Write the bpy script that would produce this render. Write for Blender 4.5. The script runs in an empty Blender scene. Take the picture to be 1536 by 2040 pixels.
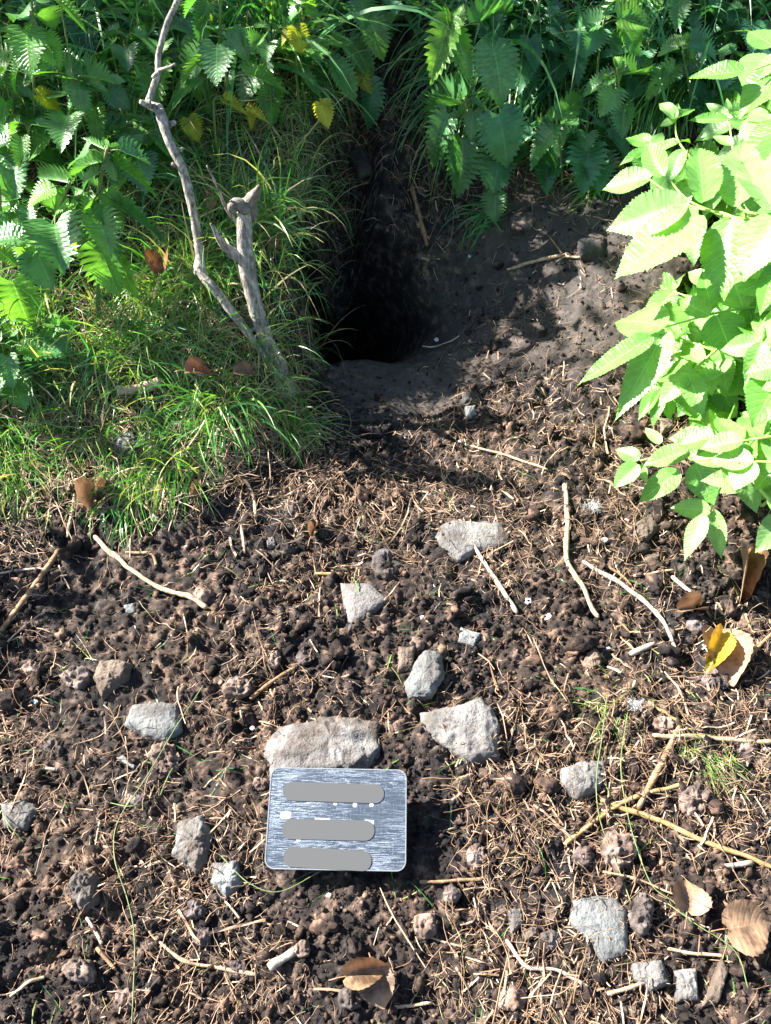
import bpy, math, random
import numpy as np
from mathutils import Vector, Matrix
R = math.radians
SC = bpy.context.scene
COL = SC.collection

# ------------------------------------------------------------------ camera
CAM_Z, PITCH, VFOV = 1.0, 52.0, 62.0
FPX = 1020 / math.tan(R(VFOV / 2))
cd = bpy.data.cameras.new('camera')
cam = bpy.data.objects.new('camera', cd); COL.objects.link(cam)
cam.location = (0, 0, CAM_Z); cam.rotation_euler = (R(90 - PITCH), 0, 0)
cd.sensor_fit = 'VERTICAL'; cd.sensor_height = 24; cd.lens = 12 / math.tan(R(VFOV / 2))
cd.clip_start = 0.02; cd.clip_end = 200
SC.camera = cam

# ------------------------------------------------------------------ sun and sky
SUN_ELEV = 37.0
SUN_AZ = math.degrees(math.atan2(-0.93, 0.36))      # measured from +Y towards +X
sx, sy = math.sin(R(SUN_AZ)), math.cos(R(SUN_AZ))
SUNDIR = Vector((sx * math.cos(R(SUN_ELEV)), sy * math.cos(R(SUN_ELEV)), math.sin(R(SUN_ELEV))))
w = bpy.data.worlds.new('World'); SC.world = w; w.use_nodes = True
nt = w.node_tree; nt.nodes.clear()
sky = nt.nodes.new('ShaderNodeTexSky'); sky.sky_type = 'NISHITA'; sky.sun_disc = False
sky.sun_elevation = R(SUN_ELEV); sky.sun_rotation = R(SUN_AZ % 360)
bg = nt.nodes.new('ShaderNodeBackground'); bg.inputs[1].default_value = 0.058
wo = nt.nodes.new('ShaderNodeOutputWorld')
nt.links.new(sky.outputs[0], bg.inputs[0]); nt.links.new(bg.outputs[0], wo.inputs[0])
ld = bpy.data.lights.new('sun', 'SUN'); ld.energy = 5.0; ld.angle = R(0.5); ld.color = (1.0, 0.94, 0.87)
lo = bpy.data.objects.new('sun', ld); COL.objects.link(lo)
lo.rotation_euler = SUNDIR.to_track_quat('Z', 'Y').to_euler(); lo.location = SUNDIR * 8
SC.view_settings.view_transform = 'Standard'; SC.view_settings.look = 'None'
SC.view_settings.gamma = 1; SC.view_settings.exposure = 2.25
SC.view_settings.use_curve_mapping = False
SC.cycles.max_bounces = 6; SC.cycles.diffuse_bounces = 3; SC.cycles.glossy_bounces = 2
SC.cycles.transmission_bounces = 4; SC.cycles.transparent_max_bounces = 4
SC.cycles.use_denoising = True

# ------------------------------------------------------------------ noise helpers
def _h(ix, iy, s):
    n = (ix.astype(np.int64) * 374761393 + iy.astype(np.int64) * 668265263 + s * 1442695041) & 0xffffffff
    n = ((n ^ (n >> 13)) * 1274126177) & 0xffffffff
    return ((n ^ (n >> 16)) & 0xffff) / 65535.0
def vnoise(x, y, s=0):
    x = np.asarray(x, float); y = np.asarray(y, float)
    ix, iy = np.floor(x), np.floor(y); fx, fy = x - ix, y - iy
    u, v = fx * fx * fx * (fx * (fx * 6 - 15) + 10), fy * fy * fy * (fy * (fy * 6 - 15) + 10)
    a, b, c, d = _h(ix, iy, s), _h(ix + 1, iy, s), _h(ix, iy + 1, s), _h(ix + 1, iy + 1, s)
    return (a + (b - a) * u + (c - a) * v + (a - b - c + d) * u * v) * 2 - 1
def fbm(x, y, s=0, o=4):
    r, a, t = 0, 1, 0
    for k in range(o):
        r = r + a * vnoise(np.asarray(x) * 2 ** k + 17.3 * k, np.asarray(y) * 2 ** k - 9.1 * k, s + k); t += a; a *= .5
    return r / t
def cells(x, y, s=0):
    """distance to the nearest jittered point: rounded crumbs"""
    x = np.asarray(x, float); y = np.asarray(y, float)
    ix, iy = np.floor(x), np.floor(y); best = np.full(np.shape(x), 9.0)
    for dx in (-1, 0, 1):
        for dy in (-1, 0, 1):
            jx = ix + dx + _h(ix + dx, iy + dy, s); jy = iy + dy + _h(ix + dx, iy + dy, s + 7)
            best = np.minimum(best, (x - jx) ** 2 + (y - jy) ** 2)
    return np.sqrt(best)
def noise3(p, f, s):
    return (vnoise(p[:, 0] * f + 3.1, p[:, 1] * f, s) + vnoise(p[:, 1] * f - 5.7, p[:, 2] * f, s + 1) + vnoise(p[:, 2] * f + 9.9, p[:, 0] * f, s + 2)) / 3 * 1.6
def S(a, b, x):
    t = np.clip((np.asarray(x, float) - a) / (b - a), 0, 1); return t * t * (3 - 2 * t)

# ------------------------------------------------------------------ the lie of the land
HC = (-0.02, 1.285)
def edge_x(y):
    return np.interp(y, [.6, .85, 1.0, 1.15, 1.3, 1.6, 2.0, 2.6], [-.22, -.19, -.16, -.125, -.115, -.105, -.10, -.08]) + .012 * vnoise(np.asarray(y) * 9, 0 * np.asarray(y), 5)
def Hbase(x, y):
    x = np.asarray(x, float); y = np.asarray(y, float)
    g = np.interp(y, [-1, .85, 1.05, 1.2, 1.31, 1.36, 1.45, 1.6, 1.8, 2.2, 3, 6], [.0, 0, -.02, -.055, -.07, -.03, .055, .175, .32, .55, .9, 1.7])
    L = np.interp(y, [-1, .72, .95, 1.2, 1.6, 2, 3, 6], [0, 0, .055, .16, .33, .5, .92, 1.8])
    Rr = np.interp(y, [-1, .7, .95, 1.2, 1.5, 1.8, 2.2, 3, 6], [0, 0, .03, .08, .15, .31, .53, .92, 1.8])
    e = edge_x(y)
    wl = 1 - S(e - .055, e + .03, x); wr = S(.06, .44, x)
    h = g * (1 - wl - wr) + L * wl + Rr * wr
    tr = S(e - .02, e + .015, x) * (1 - S(e + .03, e + .11, x)) * S(1.15, 1.25, y) * (1 - S(1.5, 1.75, y))
    h = h + .02 * (x * x) - .15 * tr
    return h
def hole(x, y):
    dx, dy = (np.asarray(x) - HC[0]) / .135, (np.asarray(y) - HC[1]) / .135
    r = np.sqrt(dx * dx + dy * dy + .5 * dx * dy * (dx > 0)) + .22 * fbm(np.asarray(x) * 14, np.asarray(y) * 14, 3, 3)
    return 1 - S(.42, 1.12, r)
def Hmid(x, y):
    m = .012 * fbm(x * 5, y * 5, 11, 3) + .007 * fbm(np.asarray(x) * 17, np.asarray(y) * 17, 21, 3)
    return Hbase(x, y) + m
def smoothzone(x, y):
    # the trampled floor in front of the burrow is packed, elsewhere the earth is loose
    d = np.sqrt(((np.asarray(x) - .03) / .17) ** 2 + ((np.asarray(y) - 1.15) / .2) ** 2)
    d2 = np.sqrt(((np.asarray(x) - .2) / .16) ** 2 + ((np.asarray(y) - 1.32) / .18) ** 2)
    d3 = np.sqrt(((np.asarray(x) - .30) / .24) ** 2 + ((np.asarray(y) - 1.28) / .27) ** 2)
    return np.maximum(np.maximum(1 - S(.55, 1.1, d), .65 * (1 - S(.5, 1.1, d2))), .85 * (1 - S(.6, 1.1, d3)))
def Hfull(x, y):
    sz = smoothzone(x, y); k = 1 - .8 * sz
    x = np.asarray(x, float); y = np.asarray(y, float)
    wx = x + .006 * vnoise(x * 40, y * 40, 91); wy = y + .006 * vnoise(x * 40, y * 40, 92)
    c1 = .55 - cells(wx * 38, wy * 38, 1); c2 = .5 - cells(wx * 95, wy * 95, 2); c3 = .5 - cells(x * 210, y * 210, 4)
    loose = .5 + .5 * np.clip(fbm(x * 7, y * 7, 33, 2) * 1.8 + .2, -1, 1)
    return Hmid(x, y) + k * (.021 * c1 * loose + .0065 * c2 + .0024 * c3 + .003 * fbm(x * 120, y * 120, 5, 2)) + sz * (.0014 * c3 + .0022 * fbm(x * 90, y * 90, 6, 4) - .006 * np.clip(.12 - np.abs(fbm(x * 16, y * 22, 8, 3)), 0, 1))

# pixel of the photograph <-> place on the land
cp, sp = math.cos(R(PITCH)), math.sin(R(PITCH))
def ray(px, py):
    a, b = (px - 768) / FPX, (1020 - py) / FPX
    return Vector((a, cp + b * sp, -sp + b * cp))           # unit depth along the view axis
def on_ground(px, py, lift=0.0):
    d = ray(px, py); t0 = .3
    ts = np.linspace(.3, 6, 1500); xs, ys, zs = d.x * ts, d.y * ts, CAM_Z + d.z * ts
    f = zs - Hmid(xs, ys) - lift
    i = np.argmax(f < 0)
    if f[i] >= 0: i = len(ts) - 1
    i = max(i, 1); a, b = ts[i - 1], ts[i]
    t = a + (b - a) * f[i - 1] / (f[i - 1] - f[i] + 1e-9)
    return Vector((d.x * t, d.y * t, CAM_Z + d.z * t))
def at_y(px, py, y):
    d = ray(px, py); t = y / d.y; return Vector((d.x * t, y, CAM_Z + d.z * t))
def at_z(px, py, z):
    d = ray(px, py); t = (z - CAM_Z) / d.z; return Vector((d.x * t, d.y * t, z))
def depth(p): return p.y * cp + (CAM_Z - p.z) * sp
def mpp(p): return depth(p) / FPX                          # metres per photo pixel at p
def tip_from(base, px, py, droop):
    """a point seen at the pixel, so that base->tip slopes down by droop degrees"""
    d = ray(px, py); best = None
    t0 = depth(base)
    for t in np.linspace(t0 - .22, t0 + .22, 120):
        p = Vector((d.x * t, d.y * t, CAM_Z + d.z * t)); v = p - base
        h = math.hypot(v.x, v.y); e = math.degrees(math.atan2(-v.z, h + 1e-6))
        s = abs(e - droop) + 60 * v.length
        if best is None or s < best[0]: best = (s, p)
    return best[1]

# ------------------------------------------------------------------ mesh helpers
def mesh_arrays(name, V, F, mats, attr=None, uv=None, smooth=True, mi=None):
    V = np.asarray(V, np.float32); F = np.asarray(F, np.int32); k = F.shape[1]
    me = bpy.data.meshes.new(name)
    me.vertices.add(len(V)); me.vertices.foreach_set('co', V.ravel())
    me.loops.add(F.size); me.loops.foreach_set('vertex_index', F.ravel())
    me.polygons.add(len(F)); me.polygons.foreach_set('loop_start', np.arange(0, F.size, k, dtype=np.int32))
    me.polygons.foreach_set('use_smooth', np.full(len(F), smooth, bool))
    if mi is not None: me.polygons.foreach_set('material_index', np.asarray(mi, np.int32))
    for m in (mats if isinstance(mats, (list, tuple)) else [mats]): me.materials.append(m)
    if attr is not None:
        a = me.attributes.new('rnd', 'FLOAT', 'POINT'); a.data.foreach_set('value', np.asarray(attr, np.float32))
    if uv is not None:
        u = me.uv_layers.new(name='UVMap'); u.data.foreach_set('uv', np.asarray(uv, np.float32)[F.ravel()].ravel())
    me.update(calc_edges=True); me.validate()
    return me
def link(name, me, parent=None):
    o = bpy.data.objects.new(name, me); COL.objects.link(o)
    if parent is not None: o.parent = parent
    return o
def tag(o, label=None, cat=None, group=None, kind=None):
    if label: o['label'] = label
    if cat: o['category'] = cat
    if group: o['group'] = group
    if kind: o['kind'] = kind
    return o
def empty(name, loc):
    o = bpy.data.objects.new(name, None); COL.objects.link(o); o.location = loc; o.empty_display_size = .02; return o
def tube_arrays(path, rad, nseg=8, wob=0.0, seed=0, cap=True):
    P = np.array([tuple(p) for p in path], float); n = len(P)
    rad = np.broadcast_to(np.asarray(rad, float), (n,)).copy()
    T = np.gradient(P, axis=0); T /= np.linalg.norm(T, axis=1)[:, None] + 1e-9
    up = np.array([0.1, 0.2, 1.0]) if abs(T[0][2]) < .8 else np.array([1., .1, 0])
    V = []
    a = np.linspace(0, 2 * np.pi, nseg, endpoint=False)
    for i in range(n):
        s = np.cross(T[i], up); s /= np.linalg.norm(s) + 1e-9; up = np.cross(s, T[i])
        V.append(P[i] + rad[i] * (np.cos(a)[:, None] * s + np.sin(a)[:, None] * up))
    V = np.concatenate(V)
    if wob:
        C = np.repeat(P, nseg, 0); rr = np.repeat(rad, nseg)[:, None]; q = (V - C)
        nn = noise3(V + seed, 60, seed) * .5 + noise3(V + seed, 220, seed + 5) * .5
        V = C + q * (1 + wob * nn[:, None])
    i = np.arange(n - 1)[:, None] * nseg; j = np.arange(nseg)[None, :]; j2 = (j + 1) % nseg
    F = np.stack([i + j, i + j2, i + nseg + j2, i + nseg + j], -1).reshape(-1, 4)
    if cap:
        V = np.concatenate([V, P[:1], P[-1:]]); b = len(V) - 2; jj = np.arange(nseg)
        c1 = np.stack([np.full(nseg, b), (jj + 1) % nseg, jj, np.full(nseg, b)], -1)
        o = (n - 1) * nseg
        # ends closed with thin quads (split the cap into kites)
        capF = []
        for q in range(0, nseg, 2):
            capF.append([b, (q + 2) % nseg, (q + 1) % nseg, q])
            capF.append([b + 1, o + q, o + (q + 1) % nseg, o + (q + 2) % nseg])
        F = np.concatenate([F, np.array(capF)])
    return V, F
def joinA(parts):
    V, F, off = [], [], 0
    for v, f in parts: V.append(v); F.append(np.asarray(f) + off); off += len(v)
    return np.concatenate(V), np.concatenate(F)
def spline(pts, n):
    """Catmull-Rom through Vectors"""
    P = [Vector(p) for p in pts]; P = [P[0] * 2 - P[1]] + P + [P[-1] * 2 - P[-2]]; out = []; segs = len(P) - 3
    for k in range(n):
        t = k / (n - 1) * segs; i = min(int(t), segs - 1); t -= i; a, b, c, d = P[i:i + 4]
        out.append(.5 * ((2 * b) + (c - a) * t + (2 * a - 5 * b + 4 * c - d) * t * t + (3 * b - 3 * c + d - a) * t ** 3))
    return out

# ------------------------------------------------------------------ materials
def mat(name):
    m = bpy.data.materials.new(name); m.use_nodes = True; n = m.node_tree; n.nodes.clear()
    out = n.nodes.new('ShaderNodeOutputMaterial'); return m, n, out
def N(n, t, **k):
    x = n.nodes.new(t)
    for a, v in k.items(): setattr(x, a, v)
    return x
def ramp(n, fac, stops):
    r = N(n, 'ShaderNodeValToRGB'); e = r.color_ramp.elements
    e[0].position, e[0].color = stops[0][0], (*stops[0][1], 1); e[1].position, e[1].color = stops[-1][0], (*stops[-1][1], 1)
    for p, c in stops[1:-1]:
        x = e.new(p); x.color = (*c, 1)
    n.links.new(fac, r.inputs[0]); return r.outputs[0]
def noise(n, scale, detail=4, vec=None, rough=.6):
    t = N(n, 'ShaderNodeTexNoise'); t.inputs['Scale'].default_value = scale; t.inputs['Detail'].default_value = detail; t.inputs['Roughness'].default_value = rough
    if vec is None: vec = N(n, 'ShaderNodeNewGeometry').outputs['Position']
    n.links.new(vec, t.inputs['Vector']); return t.outputs['Fac']
def mixc(n, f, a, b, mode='MIX'):
    x = N(n, 'ShaderNodeMix', data_type='RGBA', blend_type=mode)
    for s, v in ((0, f), (6, a), (7, b)):
        if isinstance(v, (int, float)): x.inputs[s].default_value = v
        elif isinstance(v, tuple): x.inputs[s].default_value = (*v, 1)
        else: n.links.new(v, x.inputs[s])
    return x.outputs[2]
def bump(n, h, st, dist):
    b = N(n, 'ShaderNodeBump'); b.inputs['Strength'].default_value = st; b.inputs['Distance'].default_value = dist; n.links.new(h, b.inputs['Height']); return b.outputs[0]
def principled(n, out, col, rough, normal=None, spec=.4, metal=0, link=True):
    p = N(n, 'ShaderNodeBsdfPrincipled')
    if isinstance(col, tuple): p.inputs['Base Color'].default_value = (*col, 1)
    else: n.links.new(col, p.inputs['Base Color'])
    if isinstance(rough, (int, float)): p.inputs['Roughness'].default_value = rough
    else: n.links.new(rough, p.inputs['Roughness'])
    p.inputs['Specular IOR Level'].default_value = spec; p.inputs['Metallic'].default_value = metal
    if normal is not None: n.links.new(normal, p.inputs['Normal'])
    if link: n.links.new(p.outputs[0], out.inputs[0])
    return p
def attr(n, name='rnd'): a = N(n, 'ShaderNodeAttribute', attribute_name=name); return a.outputs['Fac']
def orand(n): return N(n, 'ShaderNodeObjectInfo').outputs['Random']
def math_(n, op, a, b=0.0):
    x = N(n, 'ShaderNodeMath', operation=op)
    for i, v in enumerate((a, b)):
        if isinstance(v, (int, float)): x.inputs[i].default_value = v
        else: n.links.new(v, x.inputs[i])
    return x.outputs[0]

def soil_mat(name, use_attr=False, dark=(.009, .0085, .009), mid=(.034, .027, .023), red=(.155, .118, .092), objr=False, worn=False):
    m, n, o = mat(name)
    f = noise(n, 55, 6); g = noise(n, 6, 3)
    c = ramp(n, f, [(.34, dark), (.52, mid), (.68, red)])
    c2 = ramp(n, g, [(.35, (.55, .6, .7)), (.65, (1.55, 1.35, 1.2))])
    c = mixc(n, 1.0, c, c2, 'MULTIPLY')
    if worn: c = mixc(n, math_(n, 'MULTIPLY', attr(n), .8), c, mixc(n, noise(n, 40, 5), (.040, .035, .031), (.165, .148, .130)))
    if use_attr: c = mixc(n, 1.0, c, ramp(n, attr(n), [(0, (.55, .55, .58)), (.5, (1.05, .97, .93)), (1, (2.6, 2.25, 2.0))]), 'MULTIPLY')
    if objr: c = mixc(n, 1.0, c, ramp(n, orand(n), [(0, (.9, .95, 1)), (1, (1.9, 1.7, 1.6))]), 'MULTIPLY')
    h = noise(n, 420, 6, rough=.7)
    principled(n, o, c, .85, bump(n, h, .9, .0025), .25)
    return m
M = {}
M['ground'] = soil_mat('ground_soil', worn=True)
M['crumb'] = soil_mat('soil_crumbs', True)
M['clod'] = soil_mat('soil_clod', False, (.04, .034, .030), (.11, .092, .08), (.25, .215, .185), True)
def stone_mat(name, a, b, c3, dirt=.45):
    m, n, o = mat(name)
    f = noise(n, 30, 6); c = ramp(n, f, [(.3, a), (.5, b), (.68, c3)])
    sp_ = noise(n, 260, 5, rough=.7); c = mixc(n, ramp(n, sp_, [(.34, (1, 1, 1)), (.44, (0, 0, 0))]), c, (.10, .085, .07))
    d = noise(n, 14, 4); c = mixc(n, math_(n, 'MULTIPLY', ramp(n, d, [(.47, (0, 0, 0)), (.60, (1, 1, 1))]), dirt), c, (.075, .055, .042))
    h = math_(n, 'ADD', noise(n, 180, 7, rough=.7), math_(n, 'MULTIPLY', noise(n, 45, 4), 1.4))
    principled(n, o, c, .85, bump(n, h, 1.0, .003), .3); return m
M['stone_warm'] = stone_mat('stone_warm', (.09, .087, .083), (.165, .158, .15), (.27, .26, .25), .75)
M['stone_grey'] = stone_mat('stone_grey', (.10, .108, .108), (.165, .175, .175), (.25, .26, .255), .5)
M['stone_brown'] = stone_mat('stone_brown', (.08, .062, .05), (.15, .115, .09), (.24, .185, .14), .6)
M['stone_dark'] = stone_mat('stone_dark', (.035, .035, .036), (.06, .058, .056), (.10, .095, .09), .8)

def leafy(name, cols, back, trans, rough=.38, veins=0, spec=.5, rnd='obj', tcol=None, vs=.55, varlo=.75, varhi=1.3):
    m, n, o = mat(name)
    r = orand(n) if rnd == 'obj' else attr(n)
    c = ramp(n, r, [(i / (len(cols) - 1), k) for i, k in enumerate(cols)])
    nz = noise(n, 35, 3)
    c = mixc(n, 1.0, c, ramp(n, nz, [(.38, (varlo,) * 3), (.62, (varhi,) * 3)]), 'MULTIPLY')
    if veins and not name.startswith('dead'):
        hz = noise(n, 150, 2); c = mixc(n, ramp(n, hz, [(.70, (0, 0, 0)), (.73, (.8, .8, .8))]), c, (.10, .07, .02))
    nrm = None
    if veins:
        uv = N(n, 'ShaderNodeTexCoord').outputs['UV']; sx_ = N(n, 'ShaderNodeSeparateXYZ'); n.links.new(uv, sx_.inputs[0])
        ua = math_(n, 'ABSOLUTE', math_(n, 'SUBTRACT', sx_.outputs[0], .5))
        # side veins run forward from the midrib
        ph = math_(n, 'SUBTRACT', math_(n, 'MULTIPLY', sx_.outputs[1], veins), math_(n, 'MULTIPLY', ua, veins * .45))
        fr = math_(n, 'ABSOLUTE', math_(n, 'SUBTRACT', math_(n, 'FRACT', ph), .5))
        side = math_(n, 'LESS_THAN', fr, .06); midr = math_(n, 'LESS_THAN', ua, .018)
        v = math_(n, 'MAXIMUM', math_(n, 'MULTIPLY', side, .5), midr)
        c = mixc(n, math_(n, 'MULTIPLY', v, vs), c, tuple(min(1, x * 1.9 + .03) for x in cols[-1]))
        h = math_(n, 'ADD', math_(n, 'MINIMUM', math_(n, 'MULTIPLY', fr, 2.5), .6), math_(n, 'MULTIPLY', noise(n, 300, 3), .5))
        nrm = bump(n, h, vs, .0018)
    geo = N(n, 'ShaderNodeNewGeometry')
    cb = mixc(n, geo.outputs['Backfacing'], c, mixc(n, .5, c, back))
    p = principled(n, o, cb, rough, nrm, spec, link=False)
    t = N(n, 'ShaderNodeBsdfTranslucent')
    tc = mixc(n, 1.0, c, tcol or (1.5, 1.7, .5), 'MULTIPLY')
    n.links.new(tc, t.inputs[0])
    mx = N(n, 'ShaderNodeMixShader'); mx.inputs[0].default_value = trans
    n.links.new(p.outputs[0], mx.inputs[1]); n.links.new(t.outputs[0], mx.inputs[2]); n.links.new(mx.outputs[0], o.inputs[0])
    return m
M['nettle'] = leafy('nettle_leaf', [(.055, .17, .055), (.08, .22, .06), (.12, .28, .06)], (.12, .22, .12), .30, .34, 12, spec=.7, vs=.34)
M['nettle_shade'] = leafy('nettle_leaf_shaded', [(.04, .15, .075), (.06, .20, .075)], (.08, .16, .1), .32, .34, 12, spec=.6, vs=.34)  # copy of the nettle leaf with shade put into its colour
M['nettle_bright'] = leafy('nettle_leaf_young_lit', [(.10, .26, .05), (.16, .34, .06)], (.15, .28, .1), .42, .34, 12)  # paler copy: young tips, and sunlit leaves with the light painted into their colour
M['nettle_yellow'] = leafy('nettle_leaf_yellow', [(.42, .36, .035), (.36, .38, .04)], (.4, .38, .1), .45, .5, 12)
M['elder'] = leafy('elder_leaf', [(.11, .30, .045), (.17, .38, .09), (.26, .46, .17)], (.2, .4, .12), .38, .36, 9, varlo=.85, varhi=1.15, tcol=(1.9, 1.7, .25), spec=.6, vs=.24)
M['grass'] = leafy('grass_blades', [(.04, .16, .06), (.065, .22, .055), (.14, .31, .05), (.34, .34, .13), (.55, .45, .28)], (.1, .2, .08), .33, .38, rnd='attr', tcol=(1.3, 1.6, .4), spec=.7)
M['stalk'] = leafy('dry_stalks', [(.16, .085, .06), (.34, .20, .14), (.52, .36, .26), (.66, .54, .42)], (.3, .2, .1), .12, .55, rnd='attr', tcol=(1, .8, .5))
M['deadleaf'] = leafy('dead_leaf', [(.19, .09, .042), (.22, .125, .065), (.26, .17, .105)], (.4, .3, .2), .22, .45, 7, tcol=(1.2, .8, .4), vs=.2, varlo=.4, varhi=1.5)
M['deadleaf_pale'] = leafy('dead_leaf_pale', [(.27, .18, .11), (.22, .14, .085)], (.3, .22, .15), .2, .5, 7, tcol=(1.1, .85, .6), vs=.2, varlo=.4, varhi=1.5)
M['deadleaf_yellow'] = leafy('dead_leaf_yellow', [(.42, .29, .03), (.38, .30, .04)], (.5, .4, .2), .25, .4, 7, tcol=(1.2, .9, .3), vs=.2, varlo=.4, varhi=1.5)
def simple(name, cols, rough=.7, sc=90, st=.6, spec=.3, dist=.002, stretch=None):
    m, n, o = mat(name); tc = N(n, 'ShaderNodeNewGeometry').outputs['Position']
    f = noise(n, sc, 5, tc); c = ramp(n, f, [(.3 + .4 * i / (len(cols) - 1), k) for i, k in enumerate(cols)])
    principled(n, o, c, rough, bump(n, noise(n, sc * 5, 5, tc), st, dist), spec); return m
M['bark'] = simple('bark', [(.16, .145, .12), (.34, .31, .26), (.55, .50, .42)], .8, 110, 1.0, .25, .003)
def bark(name, cols):
    m, n, o = mat(name); g = N(n, 'ShaderNodeTexCoord').outputs['Object']
    mp = N(n, 'ShaderNodeMapping'); mp.inputs['Scale'].default_value = (1, .8, .16); n.links.new(g, mp.inputs[0])
    f = noise(n, 230, 6, mp.outputs[0], .65); f2 = noise(n, 60, 4, g)
    c = ramp(n, f, [(.32 + .36 * i / (len(cols) - 1), k) for i, k in enumerate(cols)])
    c = mixc(n, 1.0, c, ramp(n, f2, [(.35, (.6, .6, .62)), (.6, (1.2, 1.15, 1.1))]), 'MULTIPLY')
    sp2 = noise(n, 90, 3, g); c = mixc(n, ramp(n, sp2, [(.60, (0, 0, 0)), (.66, (1, 1, 1))]), c, (.10, .12, .06))
    principled(n, o, c, .85, bump(n, f, 1.0, .004), .2); return m
M['bark'] = bark('bark', [(.12, .115, .10), (.33, .31, .28), (.56, .53, .48)])
M['bark_dark'] = simple('dead_wood_end', [(.10, .085, .07), (.20, .18, .15), (.30, .27, .23)], .85, 90, 1.0, .25, .003)
M['stem'] = simple('green_stem', [(.08, .16, .05), (.14, .20, .07), (.22, .22, .10)], .5, 60, .3)
M['stem_elder'] = simple('elder_stem', [(.30, .45, .10), (.38, .52, .16)], .45, 60, .2)
M['straw'] = simple('straw', [(.22, .15, .09), (.40, .30, .19), (.56, .45, .31)], .6, 120, .5)
M['straw_gold'] = simple('golden_straw', [(.20, .125, .05), (.34, .22, .09), (.46, .33, .17)], .55, 120, .4)
M['straw_dark'] = simple('brown_stick', [(.14, .08, .045), (.27, .165, .09), (.38, .25, .15)], .7, 120, .7)
M['straw_pale'] = simple('pale_chip', [(.26, .20, .15), (.40, .33, .26), (.52, .45, .38)], .6, 120, .5)
M['white'] = simple('white_flake', [(.40, .43, .45), (.62, .64, .65)], .5, 200, .3)
M['fluff'] = simple('white_fluff', [(.45, .45, .44), (.6, .6, .59)], .8, 200, .2)

# ------------------------------------------------------------------ ground
def build_ground():
    nx, ny = 900, 900
    v = np.linspace(0, 1, ny); ys = -.15 + 1.55 * v + 4.6 * np.clip(v - .45, 0, 1) ** 2 * 1.0
    u = np.linspace(-1, 1, nx); X = (u[None, :] * (.86 + .42 * np.clip(ys, 0, 9)[:, None])) ; Y = np.repeat(ys[:, None], nx, 1)
    Z = Hfull(X, Y); h = hole(X, Y)
    inner = fbm(X * 25, Y * 25, 61, 3)
    Z = Z - .38 * h ** 1.35; X2 = X - .14 * h + .012 * inner * h; Y2 = Y + .25 * h + .012 * inner * h
    V = np.stack([X2, Y2, Z], -1).reshape(-1, 3)
    i = np.arange(ny - 1)[:, None] * nx; j = np.arange(nx - 1)[None, :]
    F = np.stack([i + j, i + j + 1, i + nx + j + 1, i + nx + j], -1).reshape(-1, 4)
    tag(link('ground', mesh_arrays('ground', V, F, M['ground'], attr=(smoothzone(X, Y) * (1 - np.clip(h * 3, 0, 1)) * (.75 + .25 * fbm(X * 20, Y * 20, 13, 3))).ravel())), 'bare dark crumbly earth dug out in front of the burrow', None, None, 'structure')
    # the land beyond the framed slope, one coarse sheet
    n = 120; g = np.linspace(-1, 1, n); gx = np.sign(g) * np.abs(g) ** 2.2 * 60
    X, Y = np.meshgrid(gx, gx + 1.5)
    Z = Hbase(X, np.clip(Y, -1, 6)) - .05 - .00 * X
    Z = np.where(np.abs(X) > 2, Z, Z - .0); Z = Z - .02 * np.minimum(X * X, 1.5) * 0 - .02 * (X * X - np.minimum(X * X, 9))
    inside = (np.abs(X) < .84 + .42 * np.clip(Y, 0, 9)) & (Y > -.15) & (Y < 2.7)
    Z = np.where(inside, Z - .6, Z)
    V = np.stack([X, Y, Z], -1).reshape(-1, 3)
    i = np.arange(n - 1)[:, None] * n; j = np.arange(n - 1)[None, :]
    F = np.stack([i + j, i + j + 1, i + n + j + 1, i + n + j], -1).reshape(-1, 4)
    tag(link('terrain', mesh_arrays('terrain', V, F, M['ground'])), 'earth slope continuing round the framed bank', None, None, 'structure')
build_ground()
rng = np.random.default_rng(7)
_ = random.seed(5)

def frustum_xy(n, y0, y1, margin=.36, ypow=1.0):
    n = int(n * 1.38)
    y = y0 + (y1 - y0) * rng.random(n) ** ypow
    hw = (y * cp + CAM_Z * sp) * 768 / FPX + margin
    return (rng.random(n) * 2 - 1) * hw, y

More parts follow.
